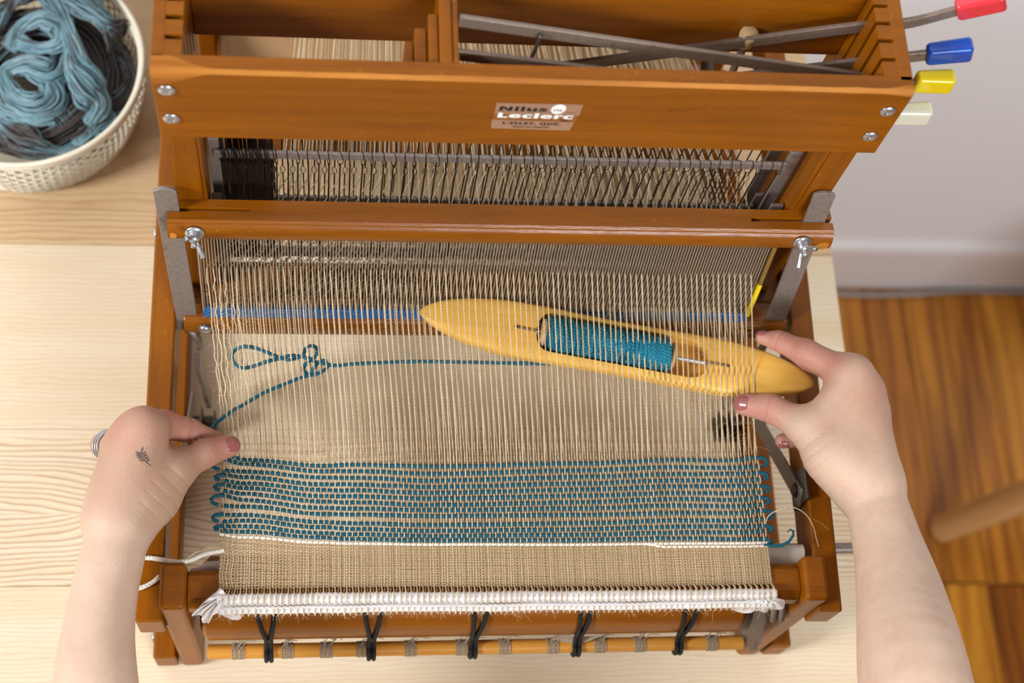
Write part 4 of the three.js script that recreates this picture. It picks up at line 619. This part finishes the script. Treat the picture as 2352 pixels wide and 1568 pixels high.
// ---------------------------------------------------------------- the weaver: two bare arms, the hands at work
function limb(arm, core, chains, cell, ko, kf, crease) {
  // core: bones of forearm and palm; chains: fingers; every bone [a, ra, b, rb]. Smooth union, meshed with surface nets
  const all = [...arm, ...core, ...chains.flat()].map(([a, ra, b, rb]) => ({ a, ra, b, rb, d: [b[0] - a[0], b[1] - a[1], b[2] - a[2]] }));
  all.forEach((q) => { q.l2 = q.d[0] ** 2 + q.d[1] ** 2 + q.d[2] ** 2; });
  let k = arm.length + core.length; const A = all.slice(0, arm.length), C = all.slice(arm.length, k), F = chains.map((c) => { const s = all.slice(k, k + c.length); k += c.length; return s; });
  const cap = (q, x, y, z) => { const px = x - q.a[0], py = y - q.a[1], pz = z - q.a[2], t = q.l2 ? Math.min(1, Math.max(0, (px * q.d[0] + py * q.d[1] + pz * q.d[2]) / q.l2)) : 0; const dx = px - t * q.d[0], dy = py - t * q.d[1], dz = pz - t * q.d[2]; return Math.sqrt(dx * dx + dy * dy + dz * dz) - q.ra - (q.rb - q.ra) * t; };
  const smin = (a, b, r) => { const h = Math.max(r - Math.abs(a - b), 0) / r; return Math.min(a, b) - h * h * r * 0.25; };
  const field = (x, y, z) => {
    let c = 9; for (const q of A) c = Math.min(c, cap(q, x, y, z)); for (const q of C) c = smin(c, cap(q, x, y, z), ko);
    let best = c; for (const f of F) { let d = 9; for (const q of f) d = smin(d, cap(q, x, y, z), 0.004); if (d < best + 0.02) best = Math.min(best, smin(c, d, kf)); }
    if (Math.abs(best) < 0.006 && crease) for (const [p, n, dep, wd, R] of crease) { const px = x - p[0], py = y - p[1], pz = z - p[2], s = px * n[0] + py * n[1] + pz * n[2]; const q = 1 - (px * px + py * py + pz * pz) / (R * R); if (Math.abs(s) < wd * 3 && q > 0) best += dep * Math.sqrt(q) * Math.exp(-s * s / (wd * wd)); }
    return best;
  };
  const lo = [9, 9, 9], hi = [-9, -9, -9]; for (const q of all) for (let i = 0; i < 3; i++) { const R = Math.max(q.ra, q.rb) + 0.008; lo[i] = Math.min(lo[i], q.a[i] - R, q.b[i] - R); hi[i] = Math.max(hi[i], q.a[i] + R, q.b[i] + R); }
  const n = [0, 1, 2].map((i) => Math.ceil((hi[i] - lo[i]) / cell) + 1), sx = 1, sy = n[0], sz = n[0] * n[1], val = new Float32Array(n[0] * n[1] * n[2]);
  // coarse pass skips blocks far from the skin
  const B = 6; for (let k0 = 0; k0 < n[2]; k0 += B) for (let j0 = 0; j0 < n[1]; j0 += B) for (let i0 = 0; i0 < n[0]; i0 += B) {
    const c = field(lo[0] + (i0 + B / 2) * cell, lo[1] + (j0 + B / 2) * cell, lo[2] + (k0 + B / 2) * cell), far = Math.abs(c) > B * cell * 0.95 + 0.012;
    for (let z = k0; z < Math.min(k0 + B, n[2]); z++) for (let y = j0; y < Math.min(j0 + B, n[1]); y++) for (let x = i0; x < Math.min(i0 + B, n[0]); x++) val[x + y * sy + z * sz] = far ? c : field(lo[0] + x * cell, lo[1] + y * cell, lo[2] + z * cell);
  }
  const id = new Int32Array(val.length).fill(-1), pos = [], idx = [], off = [0, sx, sy, sx + sy, sz, sz + sx, sz + sy, sz + sx + sy];
  const E = [[0, 1], [0, 2], [0, 4], [1, 3], [1, 5], [2, 3], [2, 6], [3, 7], [4, 5], [4, 6], [5, 7], [6, 7]];
  for (let z = 0; z < n[2] - 1; z++) for (let y = 0; y < n[1] - 1; y++) for (let x = 0; x < n[0] - 1; x++) {
    const b = x + y * sy + z * sz; let mask = 0; for (let c = 0; c < 8; c++) if (val[b + off[c]] < 0) mask |= 1 << c;
    if (mask === 0 || mask === 255) continue;
    let px = 0, py = 0, pz = 0, m = 0;
    for (const [p, q] of E) if (((mask >> p) & 1) !== ((mask >> q) & 1)) { const a = val[b + off[p]], c = val[b + off[q]], t = a / (a - c); px += lerp(p & 1, q & 1, t); py += lerp((p >> 1) & 1, (q >> 1) & 1, t); pz += lerp(p >> 2, q >> 2, t); m++; }
    id[b] = pos.length / 3; pos.push(lo[0] + (x + px / m) * cell, lo[1] + (y + py / m) * cell, lo[2] + (z + pz / m) * cell);
  }
  const quad = (a, b, c, d, f) => f ? idx.push(a, c, b, a, d, c) : idx.push(a, b, c, a, c, d);
  for (let z = 1; z < n[2] - 1; z++) for (let y = 1; y < n[1] - 1; y++) for (let x = 1; x < n[0] - 1; x++) {
    const b = x + y * sy + z * sz, v = val[b] < 0;
    if (v !== val[b + sx] < 0) quad(id[b], id[b - sy], id[b - sy - sz], id[b - sz], !v);
    if (v !== val[b + sy] < 0) quad(id[b], id[b - sz], id[b - sz - sx], id[b - sx], !v);
    if (v !== val[b + sz] < 0) quad(id[b], id[b - sx], id[b - sx - sy], id[b - sy], !v);
  }
  const nor = [], wz = arm[arm.length - 1][2][2]; for (let i = 0; i < pos.length; i += 3) { const [x, y, z] = [pos[i], pos[i + 1], pos[i + 2]], h = lerp(0.0006, 0.004, smooth(wz + 0.01, wz + 0.06, z)), v = V(field(x + h, y, z) - field(x - h, y, z), field(x, y + h, z) - field(x, y - h, z), field(x, y, z + h) - field(x, y, z - h)).normalize(); nor.push(v.x, v.y, v.z); }
  const g = new THREE.BufferGeometry(); g.setAttribute('position', new THREE.Float32BufferAttribute(pos, 3)); g.setAttribute('normal', new THREE.Float32BufferAttribute(nor, 3)); g.setIndex(idx);
  const uv = []; for (let i = 0; i < pos.length; i += 3) uv.push(pos[i] + 0.5 * pos[i + 1], pos[i + 2] + 0.4 * pos[i + 1]);
  g.setAttribute('uv', new THREE.Float32BufferAttribute(uv, 2)); g.userData.field = field; return g;
}
const skinTone = (g, tips) => { // redder fingers and knuckles, paler forearm, mottling; tanned hand backs with shade painted in
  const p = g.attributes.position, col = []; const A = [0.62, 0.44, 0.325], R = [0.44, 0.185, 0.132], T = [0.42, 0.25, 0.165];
  for (let i = 0; i < p.count; i++) { const x = p.getX(i), y = p.getY(i), z = p.getZ(i); let k = 0, kt = 0; for (const [t, r, s = 1, tanShade] of tips) { const d = Math.hypot(x - t[0], y - t[1], z - t[2]); const e = s * (1 - smooth(r * 0.4, r * 1.5, d)); if (tanShade) kt = Math.max(kt, e); else k = Math.max(k, e); } const m = 0.34 * fbm(x * 55, y * 55, z * 55, 3) + 0.12 * ns(x * 300, y * 300, z * 300); const c = mix3(mix3(A, T, kt), R, clamp(k * 0.8 + m + 0.06)); col.push(...c); }
  g.setAttribute('color', new THREE.Float32BufferAttribute(col, 3)); return g;
};
const skinBump = texture(512, 512, (u, v) => { const a = 0.5 + 0.3 * ns(u * 60 + 2 * ns(u * 9, v * 9, 3), v * 110, 1.5) + 0.25 * ns(u * 130, v * 70, 4.5) + 0.2 * ns(u * 22, v * 60, 8.2); return [a, a, a]; }, false); skinBump.repeat.set(1 / 0.06, 1 / 0.06);
M.skin = phys({ vertexColors: true, roughness: 0.52, bumpMap: skinBump, bumpScale: 0.00026, sheen: 0.15, sheenRoughness: 0.5, sheenColor: new THREE.Color(0.9, 0.5, 0.4), specularIntensity: 0.6 });
M.nail = phys({ color: 0x9a5a58, roughness: 0.25, clearcoat: 0.3 });
{
  const person = thing('person', 'two bare forearms, left hand pinching teal yarn, right hand holding the shuttle tip', 'person', [0, 0, 0]);
  const b = (a, ra, c, rb) => [a, ra, c, rb];
  const mid = (a, c, t) => a.map((q, i) => lerp(q, c[i], t));
  const sweep = (st) => { // many short bones along a smooth curve, so that the forearm swells and narrows without steps
    const C = new THREE.CatmullRomCurve3(st.map(([p]) => V(...p)), false, 'centripetal'), R = new THREE.CatmullRomCurve3(st.map(([, r], i) => V(i, r, 0))), out = [], n = 40;
    for (let i = 0; i < n; i++) { const f = (t) => [C.getPoint(t).toArray(), R.getPoint(t).y], [p, r] = f(i / n), [q, s] = f((i + 1) / n); out.push([p, r, q, s]); }
    return out;
  };
  // ---- left arm
  const EL = [-0.262, 0.24, 0.47], SHO = [-0.17, 0.42, 0.74];
  const LW = [-0.2715, 0.236, 0.2135], LF1 = [-0.2804, 0.238, 0.279], LF2 = [-0.2802, 0.243, 0.3298], LC = [-0.2599, 0.236, 0.1968], LTM = [-0.2383, 0.236, 0.1799], LTI = [-0.2163, 0.2285, 0.1644], LTT = [-0.1989, 0.2225, 0.1565];
  const Li = [-0.2558, 0.26, 0.1576], Lip = [-0.2451, 0.238, 0.1456], Lid = [-0.228, 0.2285, 0.1465], Lit = [-0.2094, 0.217, 0.1499];
  const Lm = [-0.264, 0.257, 0.1604], Lmp = [-0.2626, 0.222, 0.1456], Lmd = [-0.2566, 0.208, 0.1508], Lmt = [-0.2498, 0.208, 0.1569];
  const Lr = [-0.2698, 0.248, 0.1657], Lrp = [-0.2883, 0.215, 0.1532], Lrd = [-0.276, 0.2, 0.1542], Lrt = [-0.2651, 0.202, 0.1622];
  const Ll = [-0.2743, 0.236, 0.174], Llp = [-0.2857, 0.208, 0.1694], Lld = [-0.2799, 0.2, 0.1692], Llt = [-0.2703, 0.2, 0.1742];
  const Lheel = [-0.25, 0.232, 0.1972], Lk = [-0.2744, 0.232, 0.1907];
  const armL = sweep([[SHO, 0.048], [EL, 0.036], [LF2, 0.0278], [LF1, 0.0232], [LW, 0.0212], [mid(LW, Lk, 0.7), 0.02]]);
  const coreL = [b(LW, 0.0195, Li, 0.0122), b(LW, 0.018, Lm, 0.0122), b(LW, 0.018, Lr, 0.0115), b(LW, 0.0175, Ll, 0.0108), b(Li, 0.0112, Lr, 0.0112), b(LW, 0.02, Lheel, 0.0165), b(Lheel, 0.0165, LTM, 0.0128), b(LC, 0.019, LTM, 0.0128), b(LC, 0.016, Li, 0.012)];
  const fingL = [[b(LTM, 0.0125, LTI, 0.0101), b(LTI, 0.0101, LTT, 0.0082)], [b(Li, 0.0118, Lip, 0.0105), b(Lip, 0.0102, Lid, 0.0088), b(Lid, 0.0086, Lit, 0.0067)], [b(Lm, 0.0115, Lmp, 0.0098), b(Lmp, 0.0096, Lmd, 0.008), b(Lmd, 0.008, Lmt, 0.0068)], [b(Lr, 0.011, Lrp, 0.0092), b(Lrp, 0.009, Lrd, 0.0078), b(Lrd, 0.0078, Lrt, 0.0066)], [b(Ll, 0.0098, Llp, 0.008), b(Llp, 0.0078, Lld, 0.0068), b(Lld, 0.0068, Llt, 0.006)]];
  const unit = (a, c) => { const d = [c[0] - a[0], c[1] - a[1], c[2] - a[2]], l = Math.hypot(...d); return d.map((q) => q / l); };
  const up = (p, h) => [p[0], p[1] + h, p[2]];
  const creaseL = [[Lid, unit(Lip, Lid), 0.0012, 0.001, 0.018], [mid(Lip, Lid, 0.93), unit(Lip, Lid), 0.0007, 0.0009, 0.018], [LTI, unit(LTM, LTT), 0.0003, 0.0009, 0.015], [mid(LTM, LTI, 0.9), unit(LTM, LTT), 0.00025, 0.0008, 0.015], ...[0, 1, 2, 3, 4].map((k) => [[-0.2233, 0.236, 0.1922].map((v, i) => v + [-0.0052, 0, 0.0062][i] * k), unit(LTM, LW).map((v, i) => v + [0, 0, 0.3][i]), 0.0004, 0.0012, 0.03])];
  const gl = skinTone(limb(armL, coreL, fingL, 0.0017, 0.013, 0.008, creaseL), [[Lit, 0.03], [Lid, 0.028], [Lip, 0.024], [LTT, 0.026], [Li, 0.016], [Lm, 0.018], [Lrp, 0.02], [Lm, 0.06, 0.85, 1], [LTM, 0.05, 0.8, 1], [LTI, 0.03, 0.4]]);  // tanned spots also put shade into the colour of the hand back
  // ---- right arm
  const ER = [0.268, 0.29, 0.5], SHR = [0.17, 0.46, 0.76];
  const RW = [0.2751, 0.232, 0.1893], RF0 = [0.2802, 0.243, 0.2417], RF1 = [0.2782, 0.258, 0.2823], RF2 = [0.2673, 0.29, 0.3494];
  const RC = [0.2544, 0.238, 0.1713], RTM = [0.2329, 0.238, 0.1478], RTI = [0.2082, 0.2275, 0.1282], RTT = [0.1907, 0.2185, 0.1218];
  const Ri = [0.2646, 0.256, 0.1123], Rip = [0.2363, 0.243, 0.0887], Rid = [0.2189, 0.2345, 0.0756], Rit = [0.2069, 0.2295, 0.0706];
  const Rm = [0.2765, 0.25, 0.1226], Rmp = [0.2611, 0.2275, 0.0961], Rmd = [0.2443, 0.2185, 0.0846], Rmt = [0.2325, 0.214, 0.0762];
  const Rr = [0.2804, 0.238, 0.1347], Rrp = [0.267, 0.205, 0.1155], Rrd = [0.2527, 0.196, 0.1195], Rrt = [0.2415, 0.195, 0.1265];
  const Rl = [0.2839, 0.226, 0.1499], Rlp = [0.2678, 0.2, 0.1355], Rld = [0.2474, 0.1955, 0.1415], Rlt = [0.2261, 0.192, 0.1424];
  const Rk = [0.2452, 0.236, 0.1689];
  const armR = sweep([[SHR, 0.048], [ER, 0.043], [RF2, 0.0382], [RF1, 0.0312], [RF0, 0.0256], [RW, 0.0212], [mid(RW, Rk, 0.3), 0.02]]);
  const coreR = [b(RW, 0.0212, Ri, 0.0128), b(RW, 0.0205, Rm, 0.0132), b(RW, 0.0195, Rr, 0.0125), b(RW, 0.0185, Rl, 0.0115), b(Ri, 0.0118, Rr, 0.012), b(RW, 0.02, RC, 0.0188), b(RC, 0.0192, RTM, 0.0132), b(RC, 0.0165, Ri, 0.011), b(RTM, 0.011, mid(RTM, Ri, 0.62), 0.0088), b(RW, 0.0195, Rk, 0.0165)];
  const fingR = [[b(RTM, 0.0128, RTI, 0.0105), b(RTI, 0.0107, RTT, 0.0086)], [b(Ri, 0.0122, Rip, 0.0101), b(Rip, 0.0101, Rid, 0.0078), b(Rid, 0.0078, Rit, 0.0052)], [b(Rm, 0.0118, Rmp, 0.0098), b(Rmp, 0.0096, Rmd, 0.0078), b(Rmd, 0.0078, Rmt, 0.0058)], [b(Rr, 0.011, Rrp, 0.009), b(Rrp, 0.009, Rrd, 0.0076), b(Rrd, 0.0076, Rrt, 0.0064)], [b(Rl, 0.0098, Rlp, 0.008), b(Rlp, 0.008, Rld, 0.0068), b(Rld, 0.0068, Rlt, 0.006)]];
  const creaseR = [[RTI, unit(RTM, RTT), 0.0009, 0.0009, 0.017], [mid(RTM, RTI, 0.88), unit(RTM, RTT), 0.0007, 0.0009, 0.017], [mid(RTI, RTT, 0.1), unit(RTM, RTT), 0.0004, 0.0007, 0.015], [Rid, unit(Rip, Rid), 0.0009, 0.0009, 0.015], [mid(Ri, Rip, 0.98), unit(Ri, Rip), 0.0003, 0.0007, 0.015], ...[0, 1, 2, 3, 4].map((k) => [[0.2164, 0.236, 0.1609].map((v, i) => v + [0.0055, 0, 0.0058][i] * k), unit(RW, RTM).map((v, i) => v + [0, 0, -0.25][i]), 0.00045, 0.0012, 0.028])];
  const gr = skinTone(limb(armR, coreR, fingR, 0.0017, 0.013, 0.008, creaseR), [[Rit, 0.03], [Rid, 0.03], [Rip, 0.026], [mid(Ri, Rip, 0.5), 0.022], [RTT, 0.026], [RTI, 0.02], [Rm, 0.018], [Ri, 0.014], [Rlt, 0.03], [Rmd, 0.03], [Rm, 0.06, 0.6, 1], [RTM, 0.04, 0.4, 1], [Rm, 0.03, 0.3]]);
  const fl = gl.userData.field, fr = gr.userData.field;
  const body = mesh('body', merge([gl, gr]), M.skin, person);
  // nails: thin shells on the finger ends
  const nail = (f, tip, from, n, wN, lN, back) => {
    const N = V(...n).normalize(), T = V(...tip).sub(V(...from)).normalize(); N.addScaledVector(T, -N.dot(T)).normalize(); const S = V().crossVectors(T, N), pos = [], idx = [], nu = 14, nv = 16;
    for (let i = 0; i <= nu; i++) for (let k = 0, kt = 0; k <= nv; k++) {
      const u = i / nu * 2 - 1, v = k / nv, ww = wN * Math.min(1, Math.pow(Math.sin(Math.PI * clamp(0.14 + v * 0.76)), 0.45)), p = V(...tip).addScaledVector(T, lerp(-back, lN - back, v)).addScaledVector(S, u * ww);
      let t = 0.02; const q = p.clone().addScaledVector(N, t); for (let s = 0; s < 30; s++) { const d = f(q.x, q.y, q.z); if (d < 0.00005) break; q.addScaledVector(N, -d * 0.8); }
      q.addScaledVector(N, 0.00045 * (1 - Math.pow(Math.abs(u), 6)) - 0.0003 * (v < 0.06 ? 1 : 0)); pos.push(q.x, q.y, q.z);
      if (i && k) { const a = (i - 1) * (nv + 1) + k - 1, c = a + nv + 1; idx.push(a, a + 1, c, a + 1, c + 1, c); }
    }
    const g = new THREE.BufferGeometry(); g.setAttribute('position', new THREE.Float32BufferAttribute(pos, 3)); g.setIndex(idx); g.computeVertexNormals(); mesh('fingernail', g, M.nail, person);
  };
  nail(fl, LTT, LTI, [0.45, 1, 0.12], 0.0056, 0.0118, 0.0046);
  nail(fr, RTT, RTI, [-0.1, 1, 0.25], 0.0062, 0.0125, 0.0048);
  nail(fr, Rit, Rid, [-0.4, 0.75, -0.75], 0.0036, 0.008, 0.004);
  nail(fr, Rlt, Rld, [-0.3, 0.3, 0.6], 0.004, 0.008, 0.004);
  // silver rings on the ring finger of the left hand
  for (const t of [0.62, 0.74, 0.86]) { const p = mid(Lr, Lrp, t), r = new THREE.TorusGeometry(lerp(0.0113, 0.0104, t), 0.0009, 8, 40); r.applyQuaternion(new THREE.Quaternion().setFromUnitVectors(V(0, 0, 1), V(...unit(Lr, Lrp)))); r.translate(...p); mesh('finger_ring', r, M.zinc, person).userData.label = 'silver finger ring'; }
  // fern sprig tattooed on the back of the left hand
  const cv = document.createElement('canvas'); cv.width = cv.height = 256; const c = cv.getContext('2d'); c.strokeStyle = c.fillStyle = 'rgba(38,36,44,0.82)'; c.lineCap = 'round';
  c.lineWidth = 7; c.beginPath(); c.moveTo(212, 226); c.quadraticCurveTo(120, 176, 116, 84); c.stroke();
  const leaf = (x, y, a, l, w) => { c.save(); c.translate(x, y); c.rotate(a); c.beginPath(); c.moveTo(0, 0); c.quadraticCurveTo(l * 0.5, -w, l, 0); c.quadraticCurveTo(l * 0.5, w, 0, 0); c.fill(); c.restore(); };
  leaf(116, 88, -1.2, 66, 16); leaf(118, 104, -2.75, 66, 15); leaf(122, 126, -2.8, 70, 15); leaf(132, 150, -2.85, 72, 15); leaf(150, 178, -2.9, 66, 14); leaf(118, 106, -0.45, 58, 14); leaf(126, 132, -0.42, 60, 14); leaf(138, 158, -0.45, 58, 14); leaf(160, 190, -0.75, 56, 13);
  const tx = new THREE.CanvasTexture(cv); tx.colorSpace = THREE.SRGBColorSpace;
  const tp = V(...[-0.2558, 0.262, 0.1781]); { let s = 0; while (fl(tp.x, tp.y, tp.z) > 0.0001 && s++ < 60) tp.y -= Math.max(0.0002, fl(tp.x, tp.y, tp.z) * 0.6); }
  body.updateMatrixWorld(); const dm = new THREE.Mesh(gl, M.skin); dm.updateMatrixWorld();
  const dg = new DecalGeometry(dm, tp, new THREE.Euler(-Math.PI / 2 + 0.2, 0.15, 0.05, 'XYZ'), new THREE.Vector3(0.0165, 0.0165, 0.02));
  const dp = dg.attributes.position, dn = dg.attributes.normal; for (let i = 0; i < dp.count; i++) dp.setXYZ(i, dp.getX(i) + dn.getX(i) * 0.0002, dp.getY(i) + dn.getY(i) * 0.0002, dp.getZ(i) + dn.getZ(i) * 0.0002);
  mesh('tattoo', dg, phys({ map: tx, transparent: true, roughness: 0.55, polygonOffset: true, polygonOffsetFactor: -2 }), person).userData.label = 'small dark fern tattoo';
}
renderer.render(scene, camera);
